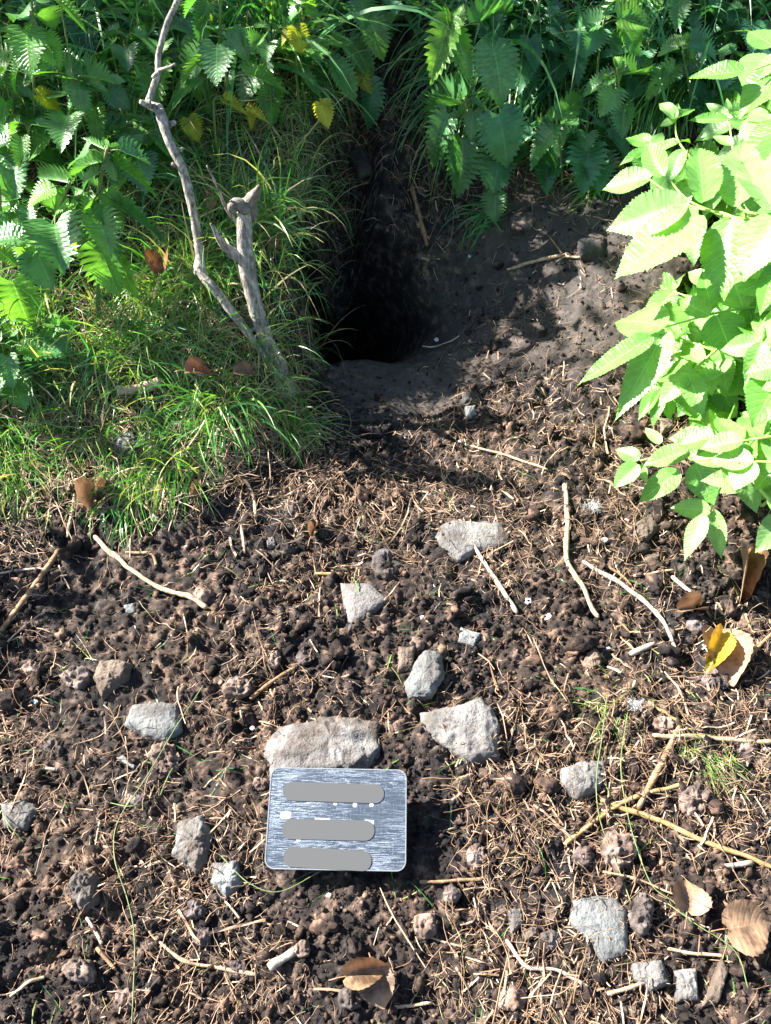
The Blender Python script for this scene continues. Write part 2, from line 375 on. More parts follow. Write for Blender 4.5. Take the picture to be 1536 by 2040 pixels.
# ------------------------------------------------------------------ loose earth crumbs (uncountable)
def ico(sub):
    import bmesh
    bm = bmesh.new(); bmesh.ops.create_icosphere(bm, subdivisions=sub, radius=1)
    V = np.array([v.co[:] for v in bm.verts]); F = np.array([[v.index for v in f.verts] for f in bm.faces]); bm.free(); return V, F
def rand_rot(n):
    q = rng.normal(size=(n, 4)); q /= np.linalg.norm(q, axis=1)[:, None]; w_, x, y, z = q.T
    return np.stack([np.stack([1 - 2 * (y * y + z * z), 2 * (x * y - z * w_), 2 * (x * z + y * w_)], -1), np.stack([2 * (x * y + z * w_), 1 - 2 * (x * x + z * z), 2 * (y * z - x * w_)], -1), np.stack([2 * (x * z - y * w_), 2 * (y * z + x * w_), 1 - 2 * (x * x + y * y)], -1)], 1)
def crumbs(n, smin, smax, sub, y0, y1, power, keep=.93):
    bV, F0 = ico(sub)
    x, y = frustum_xy(n, y0, y1); n = len(x)
    e = edge_x(y)
    p = 1 - keep * smoothzone(x, y)
    p *= np.where((x < e - .03) & (y > .95), .25, 1); p *= np.where(y > 1.5, .4, 1)
    p *= .35 + .65 * (fbm(x * 6, y * 6, 71, 2) > -.1)
    for (kx, ky, kr) in ((940,1072,85),(725,1205,60),(938,1266,30),(845,1340,55),(920,1455,95),(590,1485,95),(700,1475,90),(305,1435,70),(380,1680,60),(1195,1850,80),(1168,1550,60),(225,1345,45),(665,1640,150),(1450,1300,50),(740,1960,50)):
        if smax > .004: q = on_ground(kx, ky); p = p * (np.hypot(x - q.x, y - q.y) > kr * mpp(q))
    k = (rng.random(n) < p) & (hole(x, y) < .02); x, y = x[k], y[k]; n = len(x)
    s = smin * (smax / smin) ** (rng.random(n) ** power)
    z = Hfull(x, y) + s * .35
    A = rand_rot(n); sc = s[:, None, None] * (1 + .35 * rng.normal(size=(n, 3, 1)).clip(-1, 1))
    off = rng.random((n, 1, 3)) * 90
    Q = (bV[None] + off).reshape(-1, 3)
    dd = (noise3(Q, 1.3, 7) * .75 + noise3(Q, 3.3, 9) * .42).reshape(n, len(bV), 1)
    W = bV[None] * (1 + dd + .12 * rng.normal(size=(n, len(bV), 1)).clip(-1.6, 1.6))
    V = np.einsum('nij,nkj->nki', A * sc.transpose(0, 2, 1), W) + np.stack([x, y, z], -1)[:, None, :]
    F = (F0[None] + (np.arange(n) * len(bV))[:, None, None]).reshape(-1, 3)
    return V.reshape(-1, 3), F, np.repeat(rng.random(n) ** 1.3, len(bV))
parts = [crumbs(76000, .0008, .0030, 1, .05, 1.9, 1.3, .8), crumbs(2700, .003, .0065, 2, .05, 1.6, 1.8), crumbs(340, .006, .0125, 3, .05, 1.25, 2.2)]
V, F = joinA([(p[0], p[1]) for p in parts])
tag(link('soil_crumbs', mesh_arrays('soil_crumbs', V, F, M['crumb'], attr=np.concatenate([p[2] for p in parts]))), 'loose dark crumbs of earth strewn over the ground', None, None, 'stuff')

# ------------------------------------------------------------------ fibres: rootlets, chopped straw
def ribbons(root, d0, length, width, k, curl, grav, rnd_, flat=False, bendnoise=0.0, nrm=None, taper=True, thick=False):
    """grow n thin ribbons (or three-sided threads) step by step"""
    n = len(root); P = root.copy(); D = d0 / (np.linalg.norm(d0, axis=1)[:, None] + 1e-9)
    seg = (length / k)[:, None]; pts = [P.copy()]; dirs = [D.copy()]
    axis = rng.normal(size=(n, 3)); axis /= np.linalg.norm(axis, axis=1)[:, None]
    for i in range(k):
        D = D + curl[:, None] * np.cross(axis, D) + np.array([0, 0, -1]) * grav[:, None] * (i + 1) / k + bendnoise * rng.normal(size=(n, 3))
        D /= np.linalg.norm(D, axis=1)[:, None] + 1e-9
        P = P + D * seg; pts.append(P.copy()); dirs.append(D.copy())
    pts = np.stack(pts, 1); dirs = np.stack(dirs, 1)
    hint = rng.normal(size=(n, 1, 3)) if nrm is None else nrm[:, None, :]
    side = np.cross(dirs, np.broadcast_to(hint, dirs.shape)); side /= np.linalg.norm(side, axis=2)[..., None] + 1e-9
    t = np.linspace(0, 1, k + 1)[None, :, None]
    wv = width[:, None, None] * ((1 - t ** 2.2) * (.6 + .4 * np.sin(np.pi * np.minimum(t * 2.0, .5))) + .04 if taper else np.ones_like(t))
    if thick:
        up = np.cross(side, dirs)
        R3 = [pts + wv * (math.cos(a) * side + math.sin(a) * up) * .5 for a in (0, 2.094, 4.189)]
        Vv = np.stack(R3, 2); m = 3
    else:
        Vv = np.stack([pts - side * wv * .5, pts + side * wv * .5], 2); m = 2
    base = (np.arange(n) * (k + 1) * m)[:, None, None]; i = (np.arange(k) * m)[None, :, None]
    if thick:
        quads = np.stack([np.stack([base[..., 0] + i[..., 0] + a, base[..., 0] + i[..., 0] + (a + 1) % 3, base[..., 0] + i[..., 0] + 3 + (a + 1) % 3, base[..., 0] + i[..., 0] + 3 + a], -1) for a in range(3)], 2).reshape(-1, 4)
    else:
        b = base[..., 0] + i[..., 0]; quads = np.stack([b, b + 1, b + 3, b + 2], -1).reshape(-1, 4)
    return Vv.reshape(-1, 3), quads, np.repeat(rnd_, (k + 1) * m)
def hugging(n, y0, y1, length, width, k, curl, rv, dens, thick=True, lift=.002, rise=.25):
    """fibres that lie on the earth: each is grown flat and then laid on the surface"""
    x, y = frustum_xy(n, y0, y1); n = len(x); p = dens(x, y); p = np.where((x > -.13) & (x < .075) & (y > .22) & (y < .42), 0, p); kk = (rng.random(n) < p) & (hole(x, y) < .02); x, y = x[kk], y[kk]; n = len(x)
    a = rng.random(n) * 2 * np.pi
    L = length[0] + (length[1] - length[0]) * rng.random(n) ** 1.7; W = width[0] + (width[1] - width[0]) * rng.random(n) ** 2
    root = np.stack([x, y, np.zeros(n)], -1); d = np.stack([np.cos(a), np.sin(a), rise * rng.normal(size=n)], -1)
    V, F, r = ribbons(root, d, L, W, k, curl * rng.normal(size=n), np.zeros(n), np.clip(rv(n), 0, 1), thick=thick, taper=False, bendnoise=.10)
    V[:, 2] = V[:, 2] * .8 + Hfull(V[:, 0], V[:, 1]) + lift + .001
    # nothing sinks
    g = Hfull(V[:, 0], V[:, 1]); V[:, 2] = np.maximum(V[:, 2], g - .001)
    return V, F, r
def dens_litter(x, y):
    d = np.ones(len(x)); d *= 1 - .92 * smoothzone(x, y); e = edge_x(y)
    d *= np.where((x < e) & (y > 1.0), .5, 1)
    pat = .5 + .5 * np.clip(fbm(x * 5.5 + 3, y * 5.5, 81, 3) * 3.4, -1, 1)
    left = 1 - .78 * (1 - S(.6, 1.15, np.hypot((x + .30) / .24, (y - .66) / .22) + .3 * fbm(x * 8, y * 8, 66, 2)))
    floor_ = 1 - .6 * (1 - S(.6, 1.3, np.hypot((x - .06) / .2, (y - 1.02) / .16)))
    gully = floor_ * np.where((y > 1.25) & (x > -.12) & (x < .2), .45, 1)
    return d * (.10 + .90 * pat) * left * gully
A = hugging(40000, .05, 1.75, (.007, .032), (.0004, .0011), 6, .34, lambda n: rng.random(n) ** 1.25 * .95, dens_litter, lift=.003, rise=.35)
B = hugging(4200, .05, 1.3, (.03, .10), (.0006, .0015), 12, .17, lambda n: rng.random(n) ** 1.5 * .8, dens_litter, lift=.004, rise=.12)
V, F = joinA([A[:2], B[:2]])
tag(link('root_litter', mesh_arrays('root_litter', V, F, M['stalk'], attr=np.concatenate([A[2], B[2]]))), 'tangled reddish brown rootlets and fibres littering the dug earth', None, None, 'stuff')
A = hugging(10500, .05, 1.8, (.006, .028), (.0009, .0026), 2, .10, lambda n: .2 + .8 * rng.random(n), dens_litter, thick=True, lift=.003, rise=.2)
A3 = hugging(420, .05, 1.5, (.03, .10), (.0016, .0034), 5, .07, lambda n: .35 + .6 * rng.random(n), dens_litter, thick=True, lift=.005, rise=.08)
A2 = joinA([A[:2], A3[:2]]); A = (A2[0], A2[1], np.concatenate([A[2], A3[2]]))
tag(link('straw_debris', mesh_arrays('straw_debris', A[0], A[1], M['stalk'], attr=A[2], smooth=False)), 'short broken bits of dry straw scattered on the earth', None, None, 'stuff')

# ------------------------------------------------------------------ grass (uncountable)
def grass_patch(n, xy, length, width, lean, hue, k=6, grav=(.1, .5), up=1.0, spread=.5, lift=-.004):
    x, y = xy; n = len(x)
    L = length[0] + (length[1] - length[0]) * rng.random(n); W = width[0] + (width[1] - width[0]) * rng.random(n)
    d = np.stack([lean[0] + spread * rng.normal(size=n), lean[1] + spread * rng.normal(size=n), np.full(n, up)], -1)
    z = Hmid(x, y) + lift
    g = (grav[0] + (grav[1] - grav[0]) * rng.random(n))
    return ribbons(np.stack([x, y, z], -1), d, L, W, k, .07 * rng.normal(size=n), g, np.clip(hue(n), 0, 1), nrm=np.stack([rng.normal(size=n) * .6, -1 + rng.normal(size=n) * .6, .6 + 0 * x], -1))
def region(n, x0, x1, y0, y1, cond=None, clump=0.5):
    m = n * 3; x = x0 + (x1 - x0) * rng.random(m); y = y0 + (y1 - y0) * rng.random(m)
    k = np.abs(x) < (y * cp + CAM_Z * sp) * 768 / FPX + .34
    if cond is not None: k &= cond(x, y)
    k &= rng.random(m) < (1 - clump) + clump * (fbm(x * 9, y * 9, 44, 2) > 0)
    k &= hole(x, y) < .01
    k &= ~((np.hypot((x + .19) / .085, (y - 1.06) / .13) < 1) & (rng.random(m) < .88))
    return x[k][:n], y[k][:n]
G = []
# lush long blades at the top of the bank, left and right
lc = lambda x, y: x < edge_x(y) - .02
G.append(grass_patch(0, region(5200, -1.6, -.1, 1.5, 2.9, lc, .8), (.14, .34), (.0028, .0062), (.1, -.25), lambda n: rng.random(n) ** 1.6 * .6, k=7, grav=(.05, .45)))
G.append(grass_patch(0, region(4200, .10, 1.7, 1.72, 2.9), (.16, .36), (.003, .0062), (-.15, -.3), lambda n: rng.random(n) ** 1.6 * .6, k=7, grav=(.1, .5)))
G.append(grass_patch(0, region(700, -1.6, -.1, 1.5, 2.9, lc, .8), (.2, .42), (.006, .010), (.3, -.35), lambda n: rng.random(n) * .35, k=9, grav=(.3, .7), up=.8))
G.append(grass_patch(0, region(500, .12, 1.7, 1.65, 2.9, None, .6), (.2, .42), (.006, .010), (-.5, -.45), lambda n: rng.random(n) * .35, k=9, grav=(.3, .7), up=.8))
G.append(grass_patch(0, region(1400, -.12, .12, 1.95, 2.9), (.10, .25), (.0015, .004), (0, -.3), lambda n: .2 + rng.random(n) * .7, k=7, grav=(.1, .5)))
# medium grass on the left bank
G.append(grass_patch(0, region(4300, -1.15, -.12, .98, 1.6, lambda x, y: (x < edge_x(y) - .02) & ~((x > -.36) & (y < 1.10)), .95), (.06, .18), (.0014, .0042), (.05, -.25), lambda n: rng.random(n) ** 1.1 * .95, grav=(.1, .9)))
# fine wiry grass beside the hole, hanging over its lip
G.append(grass_patch(0, region(6800, -.48, -.10, 1.04, 1.85, lambda x, y: x < edge_x(y) + .01, .6), (.04, .13), (.0006, .0017), (.35, -.3), lambda n: rng.random(n) ** 1.1 * .95, k=7, grav=(.1, .8)))
# fringe of the bank down to the bare earth
G.append(grass_patch(0, region(2300, -.95, -.2, .80, 1.06, None, 1.0), (.04, .12), (.001, .0028), (.05, -.45), lambda n: .1 + rng.random(n) * .8, grav=(.3, 1.0)))
G.append(grass_patch(0, region(900, -.26, -.14, .93, 1.08), (.05, .12), (.001, .0026), (.3, -.35), lambda n: .1 + rng.random(n) * .8, grav=(.3, 1.0)))
# grass trailing down under the right hand nettles
G.append(grass_patch(0, region(1100, .14, .62, 1.60, 1.78), (.14, .30), (.002, .0045), (-.7, -.7), lambda n: rng.random(n) ** 1.5 * .6, k=8, grav=(.4, 1.1), up=.5))
V, F = joinA([g[:2] for g in G])
tag(link('grass', mesh_arrays('grass', V, F, M['grass'], attr=np.concatenate([g[2] for g in G]))), 'green grass covering the banks round the burrow', None, None, 'stuff')
# thin seedlings and stray blades over the bare earth
x, y = frustum_xy(420, .1, 1.0)
V, F, r_ = grass_patch(0, (x, y), (.03, .10), (.0007, .0017), (0, 0), lambda n: rng.random(n) * .9, k=8, grav=(.5, 1.4), up=.35, spread=1.0)
V[:, 2] = np.maximum(V[:, 2], Hfull(V[:, 0], V[:, 1]) + .001)
tag(link('stray_grass', mesh_arrays('stray_grass', V, F, M['grass'], attr=r_)), 'stray thin grass blades lying over the bare earth', None, None, 'stuff')
# dead thatch under the grass of the bank
def dens_thatch(x, y): return np.where((x < edge_x(y) + .01) & (y > .82), 1, 0) + np.where((y > 1.42) & (x > -.1), .45, 0)
A = hugging(11000, .82, 2.1, (.02, .09), (.0006, .0018), 6, .18, lambda n: .3 + .7 * rng.random(n), dens_thatch, lift=.006, rise=.3)
A3 = hugging(5200, .76, 1.08, (.02, .10), (.0007, .0022), 7, .2, lambda n: .45 + .55 * rng.random(n), lambda x, y: np.where((x < -.13), .35 + .65 * (fbm(x * 7, y * 7, 95, 2) > -.1), 0), lift=.010, rise=.4)
A2 = joinA([A[:2], A3[:2]]); A = (A2[0], A2[1], np.concatenate([A[2], A3[2]]))
tag(link('dry_thatch', mesh_arrays('dry_thatch', A[0], A[1], M['stalk'], attr=A[2])), 'dead yellowed grass stems matted under the green grass', None, None, 'stuff')

# ------------------------------------------------------------------ distinct grass tufts
def tuft(label, px, py, n, length, width, leanpx, hue, group='grass tufts at the edge of the bank'):
    c = on_ground(px, py); q = on_ground(px + leanpx[0], py + leanpx[1]); d = (q - c); d.z = 0; d.normalize()
    a = rng.random(n) * 6.28; rr = rng.random(n) * .036
    V, F, r = grass_patch(0, (c.x + rr * np.cos(a), c.y + rr * np.sin(a)), length, width, (d.x * 1.0, d.y * 1.0), hue, k=9, grav=(.3, .9), up=.6, spread=.55)
    g = Hmid(V[:, 0], V[:, 1]); V[:, 2] = np.maximum(V[:, 2], g + .004)
    V = V - np.array(c)
    o = link('grass_tuft', mesh_arrays('grass_tuft', V, F, M['grass'], attr=r)); o.location = c
    tag(o, label, 'grass tuft', group)
green = lambda n: .15 + rng.random(n) * .42
mixed = lambda n: .1 + rng.random(n) * .8
tuft('bright green drooping grass tuft below the cut stump, its blades swept left', 455, 800, 110, (.10, .2), (.002, .0042), (-60, 60), green)
tuft('grass tuft at the foot of the two bare branches', 565, 815, 46, (.06, .15), (.0015, .0035), (20, 60), green)
tuft('small green tuft low on the bare earth, left of centre', 250, 1000, 90, (.05, .10), (.0014, .003), (0, 60), green)
tuft('grey green grass tuft at the left edge of the photo', 10, 860, 110, (.07, .15), (.0015, .0035), (40, 60), green)
tuft('yellow green tuft under the nettles at far left', 110, 620, 90, (.1, .18), (.002, .004), (-20, 60), green)
tuft('dry pinkish grass tuft beside the pale flat stone on the left bank', 225, 850, 120, (.03, .075), (.0008, .0018), (30, 30), lambda n: .7 + .3 * rng.random(n))
tuft('short mixed tuft left of the curled tan leaf', 110, 990, 60, (.03, .07), (.001, .002), (0, 40), mixed)
tuft('wispy tuft by the right rim of the gully', 1200, 360, 60, (.05, .1), (.0015, .0035), (-40, 30), green)
tuft('flattened blue green blades at the gully rim under the nettles', 985, 430, 34, (.07, .13), (.002, .004), (-90, 60), lambda n: .05 + .2 * rng.random(n))
dry = lambda n: .45 + .5 * rng.random(n)
tuft('tangled pale tuft right of the golden stalk crossing', 1400, 1500, 90, (.03, .09), (.0006, .0013), (20, 40), dry)
tuft('small tuft of thin strands above the lower grey stone', 1215, 1400, 50, (.05, .11), (.0006, .0013), (-10, 60), dry)
tuft('messy long bladed tuft spilling over the left turf edge, below the drooping green one', 370, 900, 120, (.07, .17), (.0014, .0034), (-60, 70), mixed)
tuft('straggling half dry tuft between the pale stone and the curled tan leaf', 265, 950, 90, (.06, .14), (.0012, .003), (-20, 60), mixed)
tuft('half dry tuft spilling down at the far left turf edge', 60, 940, 90, (.05, .13), (.0012, .003), (10, 60), mixed)
tuft('fine dry tuft hanging over the earth right of the stump foot', 610, 850, 70, (.05, .12), (.0007, .0016), (50, 60), dry)

# ------------------------------------------------------------------ stones and clods
def stone(name, label, cat, pts, thick, mk, seed, group=None, rough=.08, sink=.35, flat=.55, tilt=0.0):
    cx = sum(p[0] for p in pts) / len(pts); cy = sum(p[1] for p in pts) / len(pts)
    c = on_ground(cx, cy, thick * .4)
    # outline of the top seen in the photo, carried to a plane through c
    zt = c.z
    P = np.array([tuple(at_z(px, py, zt + tilt * (cy - py) / 100)) for px, py in pts])
    C = P.mean(0); q = P - C; ang = np.arctan2(q[:, 1], q[:, 0]); rad = np.hypot(q[:, 0], q[:, 1]); o_ = np.argsort(ang); ang, rad = ang[o_], rad[o_]
    zed = q[o_, 2]
    nt_, nr = (96, 40) if cat == 'stone' else (64, 28)
    th = np.linspace(-np.pi, np.pi, nt_, endpoint=False)
    # straight edges between outline points
    A2 = np.concatenate([ang - 2 * np.pi, ang, ang + 2 * np.pi]); R2 = np.tile(rad, 3); Z2 = np.tile(zed, 3)
    X2, Y2 = R2 * np.cos(A2), R2 * np.sin(A2); r = np.empty(nt_); ze = np.empty(nt_)
    for i, t in enumerate(th):
        k = np.searchsorted(A2, t) ; x0, y0, x1, y1 = X2[k - 1], Y2[k - 1], X2[k], Y2[k]
        dx, dy = math.cos(t), math.sin(t); den = dx * (y1 - y0) - dy * (x1 - x0)
        r[i] = (x0 * (y1 - y0) - y0 * (x1 - x0)) / den if abs(den) > 1e-9 else rad.mean()
        ze[i] = Z2[k - 1] + (Z2[k] - Z2[k - 1]) * (t - A2[k - 1]) / (A2[k] - A2[k - 1] + 1e-9)
    size = float(np.mean(r))
    s = np.linspace(0, np.pi, nr)[1:-1]
    f = flat
    ringr = np.sign(np.sin(s)) * np.abs(np.sin(s)) ** f; ringz = np.sign(np.cos(s)) * np.abs(np.cos(s)) ** .8
    V = []
    for a, b in zip(ringr, ringz):
        V.append(np.stack([r * a * np.cos(th), r * a * np.sin(th), b * thick * .5 + ze * a], -1))
    V = np.concatenate(V + [np.array([[0, 0, thick * .5]]), np.array([[0, 0, -thick * .5]])])
    D = V / (np.linalg.norm(V * np.array([1, 1, size / thick * 1.2]), axis=1)[:, None] + 1e-9)
    off = Vector((C[0], C[1], C[2])); W = V + np.array([C[0], C[1], 0]) + seed * 3.7
    nn = noise3(W, .9 / size, seed) * 1.0 + np.abs(noise3(W, 2.2 / size, seed + 9)) * -.9 + noise3(W, 6 / size, seed + 4) * (.4 if size > .016 else .15) + (noise3(W, 16 / size, seed + 14) * .2 + noise3(W, 38 / size, seed + 24) * .09) * min(1, size / .02)
    V = V + D * (rough * size * nn)[:, None]
    V[:, 2] += rough * thick * .7 * nn
    m = nr - 2; i = np.arange(m - 1)[:, None] * nt_; j = np.arange(nt_)[None, :]; j2 = (j + 1) % nt_
    F = np.stack([i + j, i + nt_ + j, i + nt_ + j2, i + j2], -1).reshape(-1, 4)
    b = m * nt_; o2 = (m - 1) * nt_; cap = []
    for q_ in range(0, nt_, 2):
        cap.append([b, q_, (q_ + 1) % nt_, (q_ + 2) % nt_]); cap.append([b + 1, o2 + (q_ + 2) % nt_, o2 + (q_ + 1) % nt_, o2 + q_])
    F = np.concatenate([F, np.array(cap)])
    ob = link(name, mesh_arrays(name, V, F, M[mk])); ob.location = (off.x, off.y, off.z - thick * .32)
    ob['label'] = label; ob['category'] = cat
    if group: ob['group'] = group
    return ob
ST = [
 ('flat pale stone slab lying beyond the pointed stone, below the trampled floor', [(875,1045),(900,1035),(1000,1037),(1015,1060),(1012,1085),(960,1095),(915,1115),(895,1100),(868,1070)], .022, 'stone_warm', .07),
 ('grey pointed stone shard, kite shaped, left of the slab', [(676,1157),(742,1160),(778,1195),(735,1222),(693,1258),(683,1200)], .024, 'stone_warm', .03),
 ('small angular grey stone right above the upright grey stone', [(916,1245),(960,1262),(945,1288),(912,1277)], .016, 'stone_grey', .08),
 ('greenish grey upright stone just above the big right stone', [(850,1290),(880,1300),(886,1340),(862,1385),(812,1392),(804,1355),(825,1318)], .03, 'stone_grey', .10),
 ('small brown stone touching the greenish grey stone', [(795,1290),(828,1284),(822,1330),(792,1338)], .022, 'stone_brown', .10),
 ('big pale rough stone to the upper right of the metal plate', [(835,1412),(905,1397),(955,1385),(985,1405),(1000,1450),(998,1512),(930,1518),(870,1490),(838,1450)], .035, 'stone_warm', .10),
 ('largest stone, pale and cracked, with the metal plate leaning on it', [(512,1490),(545,1440),(610,1425),(650,1415),(720,1420),(770,1428),(774,1480),(755,1522),(700,1545),(545,1545)], .045, 'stone_warm', .115),
 ('smooth grey six sided stone at left', [(262,1400),(320,1392),(355,1400),(362,1450),(330,1475),(290,1467),(245,1440)], .03, 'stone_grey', .05),
 ('brown wedge shaped stone above the six sided grey one', [(195,1313),(265,1318),(255,1345),(200,1386),(182,1350)], .03, 'stone_brown', .10),
 ('rough knobbly stone left of the metal plate', [(350,1630),(400,1618),(420,1660),(412,1715),(390,1738),(338,1700)], .045, 'stone_warm', .085),
 ('lumpy sunlit stone at lower left', [(150,1730),(190,1735),(193,1790),(160,1815),(131,1770)], .045, 'stone_warm', .085),
 ('grey crumbly stone at the lower left corner of the metal plate', [(420,1715),(475,1712),(480,1760),(450,1790),(415,1755)], .03, 'stone_grey', .085),
 ('mottled yellowish stone above the crossing golden stalks', [(1120,1530),(1165,1512),(1212,1512),(1214,1560),(1150,1590),(1118,1562)], .028, 'stone_warm', .09),
 ('dark grey flat stone low on the right', [(1138,1790),(1180,1780),(1230,1785),(1250,1810),(1252,1898),(1205,1917),(1170,1870),(1138,1840)], .022, 'stone_grey', .05),
 ('small white grey stone left of the dark flat stone', [(1010,1810),(1040,1806),(1047,1840),(1020,1860)], .02, 'stone_warm', .085),
 ('pale lumpy stone near the bottom edge, right side', [(1262,1915),(1320,1912),(1338,1958),(1300,1975),(1265,1950)], .035, 'stone_warm', .085),
 ('small pale stone between the lumpy and the long one at the bottom', [(1345,1930),(1390,1928),(1392,1990),(1350,1997)], .025, 'stone_warm', .08),
 ('long narrow stone standing on end at bottom right', [(1440,1903),(1458,1925),(1432,2000),(1398,2006)], .025, 'stone_brown', .08),
 ('grey flat stone at the left edge of the photo', [(0,1600),(50,1590),(76,1610),(50,1650),(5,1652)], .02, 'stone_grey', .06),
 ('rounded grey boulder half buried in the right bank', [(1152,476),(1185,456),(1210,470),(1204,500),(1158,504)], .03, 'stone_dark', .08),
 ('pale pinkish stone in the dry grass of the left bank', [(222,872),(268,858),(280,885),(258,908),(222,898)], .05, 'stone_warm', .07),
 ('dark bluish stone stuck in the steep back of the gully', [(700,265),(735,270),(742,335),(715,345),(697,310)], .03, 'stone_dark', .1),
 ('small blue grey stone on the trampled floor', [(925,808),(948,806),(952,828),(930,830)], .014, 'stone_grey', .08),
 ('oval stone set in the trampled floor above the blue grey one', [(918,782),(955,780),(958,797),(925,800)], .014, 'stone_dark', .06),
 ('small round stone on the shaded floor left of centre', [(732,850),(757,848),(760,862),(738,866)], .014, 'stone_brown', .08),
 ('reddish brown stone under the tip of the elder', [(1262,1040),(1300,1022),(1318,1050),(1290,1072),(1265,1062)], .03, 'stone_brown', .06),
 ('small brown stone below the elder leaves', [(1308,830),(1340,828),(1345,850),(1320,860)], .02, 'stone_brown', .08),
 ('small dark slate chip in the bare earth at left', [(245,1205),(268,1200),(272,1220),(248,1225)], .012, 'stone_grey', .08),
 ('thin light stone standing on edge below the six sided stone', [(228,1508),(245,1503),(276,1528),(270,1534)], .01, 'stone_warm', .06),
 ('yellowish small stone above the big right hand stone corner', [(965,1527),(985,1523),(988,1540),(970,1543)], .014, 'stone_brown', .08),
 ('small brown stone right of the dark hollow, bottom centre', [(1040,1850),(1075,1843),(1080,1865),(1045,1875)], .02, 'stone_brown', .12),
 ('tiny pale angular stone near the middle of the left earth', [(528,1070),(545,1068),(550,1088),(532,1090)], .014, 'stone_warm', .1),
]
for i, (lb, pts, th, mk, ro) in enumerate(ST):
    stone('stone', lb, 'stone', pts, th, mk, i + 1, 'stones lying on the dug earth', rough=ro)
def circ(px, py, rx, ry, seed):
    r = random.Random(seed); n = 8
    return [(px + rx * math.cos(a) * r.uniform(.8, 1.15), py + ry * math.sin(a) * r.uniform(.8, 1.15)) for a in [k * 2 * math.pi / n for k in range(n)]]
CL = [
 (768, 1122, 26, 32, 'orange brown earth clod above the pointed shard'), (585, 1008, 24, 20, 'dark earth clod at the foot of the left bank'),
 (403, 1180, 20, 18, 'small light clod at the end of the long dry stem'), (100, 1487, 26, 26, 'pale clod left of the six sided stone'),
 (150, 1345, 30, 26, 'brown clod left of the wedge stone'), (325, 1500, 34, 34, 'crumbly clod under the six sided stone'),
 (470, 1365, 30, 24, 'dark clod between the six sided stone and the cracked stone'), (605, 1305, 22, 20, 'reddish clod above the cracked stone'),
 (1390, 1590, 34, 40, 'clod wrapped in dry grass at right'), (950, 1700, 24, 26, 'small clod right of the metal plate'),
 (1235, 1690, 36, 44, 'large dark clod below the crossing golden stalks'), (1280, 1820, 30, 48, 'tall dark clod right of the dark flat stone'),
 (1165, 1705, 26, 24, 'dark clod left of the large one below the stalks'), (155, 1930, 36, 30, 'wide clod at bottom left'),
 (250, 1990, 30, 26, 'low clod in the bottom left corner area'), (385, 1810, 24, 24, 'clod under the grey crumbly stone'),
 (400, 1862, 22, 22, 'smaller clod below that under the crumbly stone'), (845, 1840, 28, 30, 'dark clod at bottom centre'),
 (700, 1990, 34, 26, 'clod in front of the brown and grey leaf'), (215, 945, 24, 20, 'black clod in the edge of the left turf'),
 (1040, 430, 26, 22, 'grey clod on the right rim under the nettles'), (120, 960, 30, 22, 'dark lumpy clod at the left turf edge'),
 (1430, 1350, 30, 22, 'clod beneath the yellow brown leaf'), (1320, 1440, 26, 18, 'flat clod right of the white fluff'),
 (900, 1780, 20, 18, 'small clod below right corner of the plate'), (60, 1330, 20, 18, 'small clod at the left edge by the brown clod'),
 (545, 1310, 16, 20, 'narrow pale clod left of the reddish one'), (1100, 1870, 26, 20, 'clod left of the bottom pale straws'),
 (600, 1890, 22, 20, 'dark clod above the white chip'), (1490, 1480, 24, 20, 'clod at the right edge'), (470, 1930, 28, 22, 'rough clod above the bottom edge left of centre'),
 (320, 1700, 18, 22, 'pale little clod left of the knobbly stone'), (270, 1590, 28, 20, 'dark mossy clod above the knobbly stone'),
 (830, 1280, 18, 16, 'round clod beside the small brown stone'), (1020, 1990, 34, 26, 'broad clod at the bottom edge'),
 (1180, 1310, 22, 18, 'clod left of the white chip on the right'), (1390, 1240, 26, 20, 'clod above the yellow brown leaf'), (520, 1560, 16, 14, 'small clod at the upper left corner of the plate'),
]
for i, (px, py, rx, ry, lb) in enumerate(CL):
    stone('soil_clod', lb, 'clod of earth', circ(px, py, rx, ry, i), .0009 * min(rx, ry) * 1.25, 'clod', 50 + i, 'clods of earth', rough=.17, flat=.9)

